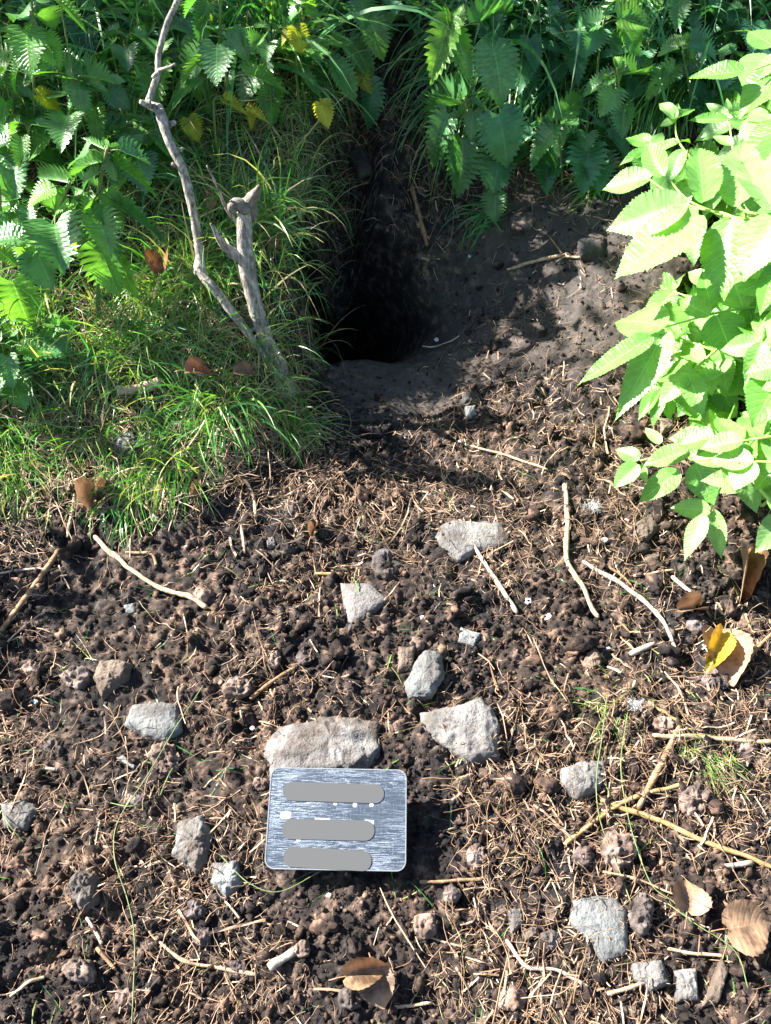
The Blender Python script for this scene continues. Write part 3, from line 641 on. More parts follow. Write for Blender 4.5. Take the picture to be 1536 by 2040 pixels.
# ------------------------------------------------------------------ leaves
def leaf_mesh(name, mk, teeth, depth_, kw, wmax, pos, fold, bend, seed, quilt=.0, base=.1, twist=0.0, curl=0.0, cols=7, per=4, acum=1.0, thick=0.0):
    r = random.Random(seed); nrow = teeth * per + 1; asym = [r.uniform(.86, 1.1), r.uniform(.86, 1.1)]; jag = [[r.uniform(.5, 1.5) for _ in range(teeth + 1)] for _ in (0, 1)]
    us = [-1, -.62, -.28, 0, .28, .62, 1] if cols == 7 else list(np.linspace(-1, 1, cols))
    V, UV = [], []
    for i in range(nrow):
        v = i / (nrow - 1)
        wv = wmax * (math.sin(math.pi * min(1, (v + base * (1 - v) * .35)) ** pos) ** kw) * (1 - v ** 6 * .2)
        if v > .8: wv *= 1 - .35 * acum * ((v - .8) / .2)
        if i == 0: wv *= .5
        ph = (i % per) / per
        for u in us:
            tooth = (ph - .45) if abs(u) == 1 else (ph - .45) * .25
            ww = wv * (1 + depth_ * tooth * 2.0) if i not in (0, nrow - 1) else wv
            if abs(u) == 1 and i not in (0, nrow - 1): ww = wv * (1 + depth_ * tooth * 2.0 * jag[int(u > 0)][i // per])
            x = u * ww * asym[int(u > 0)]
            y = v - .0 + (abs(u) ** 4) * (depth_ * .16 + .3 / nrow) * ph * (1 if 0 < i < nrow - 1 else 0) - (abs(u) ** 1.5) * base * (1 - v) ** 3 * .6
            z = fold * abs(x) - bend * v * v + quilt * math.sin((v * teeth - abs(u) * 3.2) * 2 * math.pi * .9) * (abs(u) > .1) * (1 - v)
            z += curl * (abs(x) / wmax) ** 2 * (.4 + v) + twist * x * (v - .3) * 2 + .018 * math.sin(v * 9 + seed) * u + .012 * r.uniform(-1, 1) * abs(u)
            V.append((x, y, z)); UV.append((u * .5 + .5, v))
    nc = len(us); F = []
    for i in range(nrow - 1):
        for j in range(nc - 1): F.append((i * nc + j, i * nc + j + 1, (i + 1) * nc + j + 1, (i + 1) * nc + j))
    return mesh_arrays(name, V, F, M[mk], uv=UV)
def frame(ob, base, tip, width, normal):
    y = (tip - base); L = y.length; y.normalize()
    z = normal - y * normal.dot(y)
    if z.length < 1e-4: z = Vector((0, 0, 1)).cross(y)
    z.normalize(); x = y.cross(z)
    m = Matrix(((x.x * width, y.x * L, z.x * L * .9, base.x), (x.y * width, y.y * L, z.y * L * .9, base.y), (x.z * width, y.z * L, z.z * L * .9, base.z), (0, 0, 0, 1)))
    return m
NL = {}
for mk in ('nettle', 'nettle_shade', 'nettle_bright', 'nettle_yellow'):
    NL[mk] = [leaf_mesh(mk, mk, 10 + s % 4, .20 + .05 * (s % 3), .72 + .05 * (s % 2), .5, .56 + .02 * (s % 4), .15 + .16 * (s % 3), .06 + .11 * (s % 4), s, quilt=.007, base=.24, twist=.22 * ((s % 3) - 1), curl=.05 * (s % 3)) for s in range(9)]
EL = [leaf_mesh('elder_leaflet', 'elder', 24, .06, .85, .5, .70, .10 + .07 * (s % 3), .04 + .07 * (s % 4), s + 20, quilt=.003, base=.05, twist=.1 * ((s % 3) - 1), per=3, acum=.8) for s in range(5)]
DLm = {k: [leaf_mesh(k, k, 9, .035, .72, .5, .74, .4 + .25 * s, .2 + .3 * s, s + 40, quilt=.008, base=.15, twist=.6 * (s - 1) + .15, curl=.22 + .16 * s, per=4) for s in range(3)] for k in ('deadleaf', 'deadleaf_pale', 'deadleaf_yellow')}

def put_leaf(name, me, base, tip, width, parent, inv, normal=None):
    """width is the full width in metres (the meshes are one unit wide)"""
    nrm = normal or Vector((random.uniform(-.35, .25), -.45 + random.uniform(-.3, .3), 1.0))
    o = link(name, me, parent); o.matrix_local = inv @ frame(o, base, tip, width, nrm); return o

def nettle(label, root_px, stem_px, leaves, dy=0.0, mk='nettle', stemr=.0022, group='stinging nettles', rooty=None, auto=0, autosize=.06):
    """stem_px runs from the root up to the apex; leaves: (base, tip, width px, droop, kind)"""
    root = on_ground(*root_px); y0 = root.y
    pts = [root] + [at_y(px, py, y0 + dy * (k + 1) / len(stem_px)) for k, (px, py) in enumerate(stem_px)]
    e = empty('nettle', root); tag(e, label, 'nettle', group); inv = Matrix.Translation(-root)
    path = spline(pts, 8 * len(pts)) if len(pts) > 1 else pts
    parts = [tube_arrays([p - root for p in path], np.linspace(stemr * 1.3, stemr * .7, len(path)), 8)]
    for lf in leaves:
        (bx, by), (tx, ty), wp = lf[0], lf[1], lf[2]; droop = lf[3] if len(lf) > 3 else 30; kind = lf[4] if len(lf) > 4 else mk
        ys = y0 + dy * .8 + (lf[5] if len(lf) > 5 else 0)
        b = at_y(bx, by, ys); t = tip_from(b, tx, ty, droop)
        me = NL[kind][random.randrange(9)]
        o = put_leaf('leaf', me, b, t, wp * mpp(b) * 1.12, e, inv)
        if kind == 'nettle_yellow': o['label'] = 'withered yellow leaf'
        q = min(path, key=lambda p: (p - b).length + .3 * max(0, p.z - b.z)); mid = (q + b) / 2 + Vector((0, 0, .006))
        parts.append(tube_arrays([p - root for p in spline([q, mid, b], 6)], .0009, 6, cap=False))
    for k in range(auto):                                  # further whorls down the stem
        i = int(len(path) * (.92 - .75 * k / max(1, auto))); p = path[max(1, min(i, len(path) - 1))]; a0 = k * 1.57 + random.uniform(-.4, .4)
        for s in (0, math.pi):
            a = a0 + s + random.uniform(-.3, .3); L = autosize * (.55 + .5 * min(1, k / 2)) * random.uniform(.8, 1.15); d = Vector((math.cos(a), math.sin(a), 0))
            b = p + d * L * .45 + Vector((0, 0, .008)); t = b + d * L * .8 - Vector((0, 0, L * random.uniform(-.1, .75)))
            put_leaf('leaf', NL[mk if random.random() < .75 else ('nettle_bright' if mk == 'nettle' else 'nettle')][random.randrange(9)], b, t, L * random.uniform(.7, .9), e, inv, Vector((0, 0, 1)) + d * .5)
            parts.append(tube_arrays([v - root for v in (p, (p + b) / 2 + Vector((0, 0, .004)), b)], .0008, 6, cap=False))
    V, F = joinA(parts); link('stem', mesh_arrays('nettle_stem', V, F, M['stem']), e)
    return e
Y, Bq, D = 'nettle_yellow', 'nettle_bright', 'nettle_shade'
# right-hand clump
nettle('nettle with a yellow green tip over the gully, uppermost left of the right clump', (960, 330), [(945, 250), (915, 140), (893, 50)],
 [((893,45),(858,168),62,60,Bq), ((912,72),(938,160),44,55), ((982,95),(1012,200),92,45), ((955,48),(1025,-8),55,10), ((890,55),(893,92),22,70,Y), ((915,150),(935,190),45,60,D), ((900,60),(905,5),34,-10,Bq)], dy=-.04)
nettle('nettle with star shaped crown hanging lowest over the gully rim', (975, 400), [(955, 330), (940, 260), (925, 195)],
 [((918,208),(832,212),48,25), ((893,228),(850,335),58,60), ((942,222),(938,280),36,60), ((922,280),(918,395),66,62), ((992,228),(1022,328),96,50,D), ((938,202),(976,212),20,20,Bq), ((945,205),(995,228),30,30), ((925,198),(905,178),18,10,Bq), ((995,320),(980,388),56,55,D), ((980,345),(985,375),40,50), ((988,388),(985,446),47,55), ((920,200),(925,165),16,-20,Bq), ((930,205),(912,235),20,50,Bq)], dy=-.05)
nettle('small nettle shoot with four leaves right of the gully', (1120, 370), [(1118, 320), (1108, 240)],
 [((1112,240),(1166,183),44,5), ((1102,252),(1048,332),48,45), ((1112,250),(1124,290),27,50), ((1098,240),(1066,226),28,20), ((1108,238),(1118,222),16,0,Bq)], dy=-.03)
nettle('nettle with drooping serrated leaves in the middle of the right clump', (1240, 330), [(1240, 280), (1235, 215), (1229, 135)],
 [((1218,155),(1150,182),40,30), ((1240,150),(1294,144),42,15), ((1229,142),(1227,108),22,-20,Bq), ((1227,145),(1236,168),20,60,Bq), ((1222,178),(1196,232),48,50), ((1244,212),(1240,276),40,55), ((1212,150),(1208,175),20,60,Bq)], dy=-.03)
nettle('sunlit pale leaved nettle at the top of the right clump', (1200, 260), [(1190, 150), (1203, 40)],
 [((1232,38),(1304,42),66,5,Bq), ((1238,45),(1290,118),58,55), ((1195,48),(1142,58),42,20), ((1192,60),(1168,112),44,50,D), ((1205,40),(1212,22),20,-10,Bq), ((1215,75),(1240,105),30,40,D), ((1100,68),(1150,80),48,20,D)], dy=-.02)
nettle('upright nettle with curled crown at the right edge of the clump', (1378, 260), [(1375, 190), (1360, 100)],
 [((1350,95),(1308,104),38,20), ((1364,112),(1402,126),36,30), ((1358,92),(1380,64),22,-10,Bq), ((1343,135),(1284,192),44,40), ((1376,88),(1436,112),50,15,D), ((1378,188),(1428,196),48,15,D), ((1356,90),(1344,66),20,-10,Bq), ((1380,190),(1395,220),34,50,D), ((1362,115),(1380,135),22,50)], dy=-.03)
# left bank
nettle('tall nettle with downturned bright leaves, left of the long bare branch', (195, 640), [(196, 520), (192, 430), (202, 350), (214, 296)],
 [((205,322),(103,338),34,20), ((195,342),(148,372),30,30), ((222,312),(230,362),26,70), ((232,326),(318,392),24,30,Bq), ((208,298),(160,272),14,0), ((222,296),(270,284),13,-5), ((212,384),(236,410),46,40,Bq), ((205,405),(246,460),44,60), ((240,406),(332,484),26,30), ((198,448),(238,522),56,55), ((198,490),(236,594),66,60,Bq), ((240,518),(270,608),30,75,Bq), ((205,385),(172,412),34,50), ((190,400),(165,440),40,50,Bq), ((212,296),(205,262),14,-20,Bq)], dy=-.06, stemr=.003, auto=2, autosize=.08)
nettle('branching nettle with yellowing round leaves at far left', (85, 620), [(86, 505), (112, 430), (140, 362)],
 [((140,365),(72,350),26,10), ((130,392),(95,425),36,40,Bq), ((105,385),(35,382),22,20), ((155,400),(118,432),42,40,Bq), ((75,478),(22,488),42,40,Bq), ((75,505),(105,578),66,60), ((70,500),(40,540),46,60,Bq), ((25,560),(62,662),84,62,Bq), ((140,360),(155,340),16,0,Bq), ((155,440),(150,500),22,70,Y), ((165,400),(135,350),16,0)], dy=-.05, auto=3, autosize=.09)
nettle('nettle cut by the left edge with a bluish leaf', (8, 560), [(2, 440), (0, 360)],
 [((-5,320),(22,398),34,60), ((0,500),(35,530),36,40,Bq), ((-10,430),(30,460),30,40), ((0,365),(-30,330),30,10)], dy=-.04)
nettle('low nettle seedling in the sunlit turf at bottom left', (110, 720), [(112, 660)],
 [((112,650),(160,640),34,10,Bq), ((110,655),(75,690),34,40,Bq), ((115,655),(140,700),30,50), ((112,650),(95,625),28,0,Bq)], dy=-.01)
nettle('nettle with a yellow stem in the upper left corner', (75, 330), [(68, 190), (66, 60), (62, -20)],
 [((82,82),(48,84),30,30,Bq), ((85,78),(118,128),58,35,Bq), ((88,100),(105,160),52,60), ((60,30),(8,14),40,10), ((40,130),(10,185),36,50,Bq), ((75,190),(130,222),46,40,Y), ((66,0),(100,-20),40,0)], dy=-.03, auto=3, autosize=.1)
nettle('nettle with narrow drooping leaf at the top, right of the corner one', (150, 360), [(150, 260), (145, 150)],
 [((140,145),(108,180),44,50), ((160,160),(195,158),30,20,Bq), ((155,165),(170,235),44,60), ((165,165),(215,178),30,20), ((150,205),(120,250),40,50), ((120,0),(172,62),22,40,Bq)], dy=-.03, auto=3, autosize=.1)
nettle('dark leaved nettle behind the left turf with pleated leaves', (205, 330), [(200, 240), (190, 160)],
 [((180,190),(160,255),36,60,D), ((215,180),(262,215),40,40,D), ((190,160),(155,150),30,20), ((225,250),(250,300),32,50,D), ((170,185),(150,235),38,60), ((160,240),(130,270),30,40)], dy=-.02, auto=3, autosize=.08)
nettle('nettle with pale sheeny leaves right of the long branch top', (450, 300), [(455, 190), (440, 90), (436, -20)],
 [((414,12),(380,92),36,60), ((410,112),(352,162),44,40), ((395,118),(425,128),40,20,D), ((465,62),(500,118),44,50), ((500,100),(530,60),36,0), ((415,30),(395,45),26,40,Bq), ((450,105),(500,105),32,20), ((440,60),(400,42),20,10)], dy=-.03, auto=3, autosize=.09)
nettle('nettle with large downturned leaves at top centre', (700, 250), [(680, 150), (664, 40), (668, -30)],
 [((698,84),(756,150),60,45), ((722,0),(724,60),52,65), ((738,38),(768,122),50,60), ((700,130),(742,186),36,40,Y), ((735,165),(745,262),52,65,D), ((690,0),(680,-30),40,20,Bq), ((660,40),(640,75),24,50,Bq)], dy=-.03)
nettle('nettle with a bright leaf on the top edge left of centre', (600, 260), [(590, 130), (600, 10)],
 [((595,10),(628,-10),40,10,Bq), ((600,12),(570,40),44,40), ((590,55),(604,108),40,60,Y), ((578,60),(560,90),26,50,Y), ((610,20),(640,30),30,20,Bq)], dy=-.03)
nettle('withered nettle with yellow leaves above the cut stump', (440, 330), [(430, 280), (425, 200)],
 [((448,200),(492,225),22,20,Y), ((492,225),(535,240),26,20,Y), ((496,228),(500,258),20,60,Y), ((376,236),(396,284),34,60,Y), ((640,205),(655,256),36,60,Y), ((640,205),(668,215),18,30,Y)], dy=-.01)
# fillers with several whorls, each told apart by where it grows
FILL = [((30, 300), (25, 180), 'leafy nettle at the left edge below the corner'), ((250, 210), (255, 70), 'mid green nettle behind the upper part of the branch, left'),
 ((330, 200), (330, 60), 'nettle hidden behind the top of the bare branch'), ((540, 200), (545, 60), 'nettle standing between the two top centre ones'),
 ((1040, 190), (1045, 50), 'nettle in shade behind the star crowned one'), ((1130, 160), (1130, 30), 'shaded nettle behind the pale leaved one, left side'),
 ((1290, 200), (1290, 80), 'shaded nettle between the curled crown and the pale one'), ((1430, 240), (1440, 110), 'nettle behind the elder tip at right'),
 ((1500, 150), (1490, 20), 'nettle at the upper right corner'), ((1350, 100), (1350, -20), 'nettle far up the bank on the right'),
 ((770, 90), (775, -30), 'nettle on top of the bank above the gully'), ((20, 160), (20, 30), 'nettle in the very corner at upper left'), ((90, 470), (60, 400), 'short nettle in the far left tangle'),
 ((1090, 330), (1075, 265), 'dark nettle sprig drooping under the four leaved shoot'), ((1170, 330), (1165, 250), 'dark nettle sprig at the foot of the right clump'),
        ((45, 380), (60, 250), 'bushy nettle at far left between the bluish leaf and the corner plants'), ((270, 350), (275, 250), 'young nettle beside the upright dark leaves, left of the branch'), ((400, 140), (400, 20), 'nettle directly right of the tip of the bare branch'),
        ((620, 170), (625, 60), 'nettle left of the largest top centre leaves'), ((1240, 110), (1245, 0), 'nettle behind the pale leaved one at the top edge'), ((960, 120), (965, -10), 'nettle behind the yellow green tip above the gully'),
        ((170, 80), (175, -20), 'nettle at the top edge right of the corner stem'), ((1060, 110), (1065, 0), 'nettle at the top edge left of the pale leaved one'), ((20, 760), (25, 690), 'low nettle at the left edge in the sunlit turf'), ((1440, 60), (1440, -30), 'nettle at the top edge left of the corner elder leaves')]
for (r_px, a_px, lb) in FILL:
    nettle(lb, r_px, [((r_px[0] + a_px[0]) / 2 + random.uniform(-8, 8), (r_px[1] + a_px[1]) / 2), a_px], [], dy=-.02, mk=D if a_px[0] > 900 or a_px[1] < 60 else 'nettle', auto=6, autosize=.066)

# ------------------------------------------------------------------ elder shrub
ER = Vector((.80, 1.02, Hmid(.80, 1.02).item() - .01))
elder = empty('elder_shrub', ER); tag(elder, 'elder shrub with glowing pale green sunlit leaves filling the right edge', 'elder shrub')
einv = Matrix.Translation(-ER)
ELD = [  # z of the leaf, rachis pixels from the stem outwards, leaflets (base, tip, width px, droop)
 (.40, [(1590, 510), (1520, 470), (1450, 428), (1370, 408), (1290, 355)], [((1365,408),(1203,448),100,22), ((1392,428),(1222,552),122,25), ((1402,402),(1392,272),78,-6), ((1295,355),(1196,368),66,20), ((1455,437),(1438,594),104,30), ((1475,405),(1480,270),88,-5), ((1320,350),(1285,280),50,-5)]),
 (.30, [(1600, 600), (1500, 612), (1425, 624), (1325, 652)], [((1322,650),(1218,622),92,20), ((1296,672),(1149,764),54,22), ((1325,662),(1228,828),72,28), ((1412,628),(1350,592),52,10), ((1418,618),(1398,530),48,-2), ((1428,628),(1458,704),84,35), ((1480,612),(1450,520),80,-2), ((1490,615),(1530,720),84,35)]),
 (.22, [(1560, 700), (1500, 690), (1455, 702)], [((1450,702),(1445,792),74,35), ((1470,700),(1390,742),44,30), ((1500,690),(1520,810),100,35), ((1455,700),(1425,660),46,5), ((1530,700),(1560,800),90,35)]),
 (.16, [(1560, 830), (1480, 850), (1430, 880), (1375, 892), (1275, 918)], [((1274,912),(1225,895),34,15), ((1270,926),(1221,972),42,25), ((1276,926),(1288,962),20,30), ((1372,900),(1278,925),54,20), ((1350,940),(1272,1000),54,25), ((1385,925),(1422,1008),62,32), ((1316,882),(1284,850),24,5), ((1400,880),(1340,868),48,15), ((1440,872),(1400,830),54,0)]),
 (.12, [(1540, 900), (1480, 930), (1448, 950), (1415, 1018)], [((1413,1018),(1334,1010),46,18), ((1404,1030),(1358,1110),40,28), ((1420,1018),(1438,1114),38,30), ((1470,935),(1512,1022),58,30), ((1450,940),(1445,900),46,0), ((1500,905),(1455,880),48,5), ((1500,850),(1490,925),48,30)]),
 (.14, [(1640, 980), (1590, 1010), (1560, 1030)], [((1560,1028),(1508,1098),62,25), ((1575,1010),(1525,985),50,10)]),
 (.44, [(1620, 120), (1560, 120), (1500, 140)], [((1482,142),(1372,152),48,15), ((1530,110),(1478,172),80,25), ((1560,140),(1470,215),86,22), ((1540,90),(1490,60),60,0), ((1540,130),(1510,190),60,40)]),
 (.42, [(1640, 260), (1590, 250), (1540, 230)], [((1545,235),(1470,282),90,20), ((1560,240),(1510,330),100,28), ((1530,225),(1488,240),50,15), ((1580,260),(1540,400),110,30)]),
 (.33, [(1480, 420), (1400, 340), (1352, 282), (1345, 238)], [((1345,236),(1312,198),30,0), ((1346,236),(1386,210),28,5), ((1344,240),(1314,250),20,20), ((1350,285),(1375,270),22,10), ((1345,240),(1352,195),14,-15), ((1360,300),(1328,365),44,35), ((1352,282),(1300,300),30,20)]),
 (.34, [(1540, 420), (1470, 330), (1452, 240)], [((1448,238),(1370,236),26,10), ((1450,232),(1405,204),22,0), ((1452,225),(1512,202),28,0), ((1455,240),(1500,262),26,15), ((1452,225),(1448,195),14,-20), ((1458,290),(1420,270),22,10), ((1460,300),(1500,290),24,10)]),
 (.30, [(1440, 430), (1360, 390), (1300, 300)], [((1296,288),(1244,264),34,5), ((1296,298),(1232,322),30,20), ((1290,300),(1290,352),56,35), ((1310,310),(1340,340),40,30), ((1305,290),(1320,262),24,-5), ((1330,350),(1305,395),50,35), ((1345,365),(1390,340),40,10)]),
 (.15, [(1520, 800), (1420, 770), (1310, 776)], [((1312,776),(1268,832),34,28), ((1318,776),(1298,846),30,32), ((1330,775),(1335,835),34,32), ((1360,772),(1385,835),48,32), ((1400,770),(1420,830),44,32), ((1340,768),(1300,740),34,5), ((1380,768),(1400,715),46,0), ((1430,770),(1470,830),50,30), ((1460,780),(1485,725),48,0)]),
 (.20, [(1560, 540), (1500, 560), (1420, 560)], [((1420,560),(1370,540),44,15), ((1440,560),(1425,510),46,0), ((1480,562),(1495,640),70,32), ((1500,560),(1530,500),60,0), ((1450,560),(1440,620),52,30), ((1380,450),(1382,530),40,35)]),
 (.18, [(1600, 400), (1530, 440)], [((1530,440),(1480,480),56,20), ((1540,440),(1530,520),60,30), ((1535,430),(1495,400),46,0), ((1545,425),(1535,350),50,-4)]),
]
er_ = random.Random(12)
for k in range(46):                                         # further leaves inside and behind the bush
    fx = 1300 + 270 * er_.random() ** .8; fy = 230 + 690 * er_.random(); zc = er_.uniform(.06, .24) if fx < 1460 else er_.uniform(.08, .36)
    if (fy > 780 or fy < 330) and fx < 1420: fx += 110
    a = er_.uniform(2.4, 4.2); ux, uy = math.cos(a), math.sin(a); Lr = er_.uniform(90, 140); q = []
    for j in (0.0, .38, .76):
        bx, by = fx - ux * Lr * j, fy - uy * Lr * j
        if j == 0: q.append(((bx, by), (bx + ux * 85, by + uy * 85), 52, 25))
        for s_ in (-1, 1):
            aa = a + s_ * er_.uniform(.9, 1.3); l = er_.uniform(70, 100); q.append(((bx, by), (bx + math.cos(aa) * l, by + math.sin(aa) * l), er_.uniform(44, 60), er_.uniform(10, 35)))
    ELD.append((zc, [(fx - ux * Lr * 1.3, fy - uy * Lr * 1.3), (fx - ux * Lr * .5, fy - uy * Lr * .5), (fx, fy)], q))
ELD += [(.46, [(1640, 470), (1590, 450), (1545, 420)], [((1540,415),(1478,300),96,5), ((1550,430),(1478,545),96,30), ((1560,420),(1530,300),90,0)]),
        (.34, [(1640, 700), (1600, 720), (1560, 730)], [((1560,725),(1478,690),84,18), ((1560,740),(1498,850),96,32), ((1580,700),(1530,600),90,0)]),
        (.24, [(1640, 900), (1600, 880), (1560, 870)], [((1560,865),(1470,815),66,15), ((1560,880),(1505,960),62,30)])]
tips = []
eparts = []
for zc, rp, lfs in ELD:
    base = at_z(*rp[0], zc + .01)
    rach = [at_z(px, py, zc + .012 * math.sin(3 * k / len(rp)) - .008 * k) for k, (px, py) in enumerate(rp)]
    sp_ = spline(rach, 6 * len(rach)); V, F = tube_arrays([p - base for p in sp_], np.linspace(.0022, .0011, len(sp_)), 8)
    lf = link('leaf', mesh_arrays('elder_leaf_stalk', V, F, M['stem_elder']), elder); lf.matrix_local = Matrix.Translation(base - ER)
    li = Matrix.Translation(-base)
    for b, t, wp, dr in lfs:
        B_ = at_z(*b, zc + random.uniform(-.012, .006)); T_ = tip_from(B_, *t, dr)
        nrm = Vector((-.5 + random.uniform(-.3, .3), -.3 + random.uniform(-.25, .25), 1))
        put_leaf('leaflet', EL[random.randrange(5)], B_, T_, wp * mpp(B_) * .98, lf, li, nrm)
    tips.append(sp_[0])
for k, t in enumerate(tips):
    q = ER + Vector((0, 0, .05 + .02 * (k % 4))); mid = (q * .45 + t * .55) + Vector((.04, 0, .05))
    path = spline([ER + Vector((random.uniform(-.02, .02), random.uniform(-.02, .02), -.01)), mid, t], 18)
    eparts.append(tube_arrays([p - ER for p in path], np.linspace(.006, .0022, 18), 8))
V, F = joinA(eparts); link('stem', mesh_arrays('elder_stem', V, F, M['stem_elder']), elder)

# ------------------------------------------------------------------ bare branches
def px_path(pts, y0, y1, n):
    m = len(pts); return spline([at_y(px, py, y0 + (y1 - y0) * k / (m - 1)) for k, (px, py) in enumerate(pts)], n)
rt = on_ground(566, 800)
br = empty('bare_branch', rt); tag(br, 'long thin crooked bare branch leaning up and left out of the turf', 'branch')
p1 = [(566, 800), (545, 742), (500, 672), (440, 592), (402, 545), (398, 505), (386, 430), (366, 345), (334, 275), (318, 218)]
A1 = px_path(p1, rt.y, rt.y + .20, 90); m1 = mpp(rt)
r1 = np.interp(np.linspace(0, 1, 90), [0, .12, .3, .42, .48, .55, .8, 1], np.array([10.5, 9.5, 9, 10, 13, 9.5, 9, 9.5]) * m1 * .9)
segs = [tube_arrays([p - rt for p in A1], r1, 12, .22, 3)]
e1 = A1[-1]; y1 = e1.y
A2_ = px_path([(318, 218), (296, 206), (300, 190), (314, 146), (316, 110), (332, 50), (352, 5), (372, -40)], y1, y1 + .1, 60)
segs.append(tube_arrays([p - rt for p in A2_], np.interp(np.linspace(0, 1, 60), [0, .1, .2, .5, 1], np.array([9, 7.5, 6, 5.5, 5]) * m1), 10, .2, 4))
for pts, r0 in (([(300, 208), (288, 206), (279, 202)], 7), ([(316, 140), (330, 136), (350, 128)], 3.5), ([(318, 142), (308, 150), (304, 155)], 5), ([(334, 252), (342, 247), (348, 243)], 6.5), ([(362, 300), (354, 296), (366, 296)], 3.5),
                ([(400, 530), (392, 540), (392, 548)], 7), ([(352, 330), (346, 328), (344, 326)], 5), ([(498, 660), (506, 655), (508, 652)], 4)):
    yy = e1.y - .001 if pts[0][1] < 260 else (rt.y + .2 * (800 - pts[0][1]) / 580)
    segs.append(tube_arrays([p - rt for p in px_path(pts, yy, yy - .006, 8)], np.linspace(r0, r0 * .6, 8) * m1, 8, .3, 6))
V, F = joinA(segs); link('limb', mesh_arrays('limb', V, F, M['bark']), br)
rs = on_ground(572, 775)
su = empty('cut_stump', rs); tag(su, 'thick upright grey stub of a cut sapling with a gnarled forked top', 'stump')
p2 = [(572, 785), (553, 730), (528, 670), (508, 605), (494, 540), (488, 480), (486, 430), (488, 408)]
A3 = px_path(p2, rs.y, rs.y + .09, 80); m2 = mpp(rs)
r3 = np.interp(np.linspace(0, 1, 80), [0, .1, .25, .5, .62, .68, .9, .95, 1], np.array([25, 21, 17, 16, 17.5, 15.5, 14, 17, 16]) * m2 * .9)
segs = [tube_arrays([p - rs for p in A3], r3, 18, .14, 8)]
V, F = joinA(segs); link('trunk', mesh_arrays('trunk', V, F, M['bark']), su)
yt = rs.y + .09
V, F = joinA([tube_arrays([p - rs for p in px_path([(490, 425), (497, 405), (508, 385), (517, 370)], yt, yt - .012, 16)], np.linspace(18, 3, 16) * m2, 16, .6, 9),
              tube_arrays([p - rs for p in px_path([(492, 418), (480, 408), (468, 405), (463, 414), (470, 424)], yt - .012, yt - .022, 16)], np.array([10, 11, 11.5, 11, 10, 10, 10, 10, 9, 9, 9, 8, 7, 6, 5, 3]) * m2, 16, .6, 10)])
link('forked_top', mesh_arrays('forked_top', V, F, M['bark_dark']), su)
V, F = tube_arrays([p - rs for p in px_path([(486, 516), (466, 506), (450, 494), (438, 478), (428, 458), (420, 446)], yt - .03, yt - .06, 24)], np.linspace(11, 2, 24) * m2, 10, .3, 11)
link('side_branch', mesh_arrays('side_branch', V, F, M['bark']), su)
V, F = tube_arrays([p - rs for p in px_path([(482, 448), (462, 432), (446, 405), (432, 370), (412, 330)], yt, yt - .02, 24)], np.linspace(4.5, 1.3, 24) * m2, 8, .2, 12)
link('twig', mesh_arrays('twig', V, F, M['bark']), su)

# ------------------------------------------------------------------ straws, sticks and chips lying on the ground
def stick(name, label, cat, pts, wpx, mk, lift=.006, group='dry stalks lying on the earth', flat=1.0, arch=0.0):
    P = [on_ground(px, py, lift) for px, py in pts]; n = 10 * len(P); path = spline(P, n) if len(P) > 2 else [P[0].lerp(P[1], k / 9) for k in range(10)]
    n = len(path)
    for k, p in enumerate(path):
        p.z = max(p.z, Hfull(p.x, p.y).item() + .002) + arch * math.sin(math.pi * k / (n - 1))
    z = np.convolve(np.pad([p.z for p in path], 3, 'edge'), np.ones(7) / 7, 'valid')
    for p, q in zip(path, z): p.z = float(q)
    c = P[0]; r = wpx * .5 * mpp(c) * (.75 if mk != 'stem' else .36); rr = np.full(n, r) * (1 + .05 * np.sin(np.arange(n) * .7)); rr[-1] *= .55; rr[0] *= .7
    V, F = tube_arrays([p - c for p in path], rr, 8, .38, int(wpx * 7 + pts[0][0]) % 97)
    if flat != 1: V[:, 2] = V[:, 2] * 1.0
    V = V + noise3(V + 3, 45, 5)[:, None] * r * np.array([.5, .5, .2]); o = link(name, mesh_arrays(name, V, F, M[mk])); o.location = c; tag(o, label, cat, group, 'thing'); return o
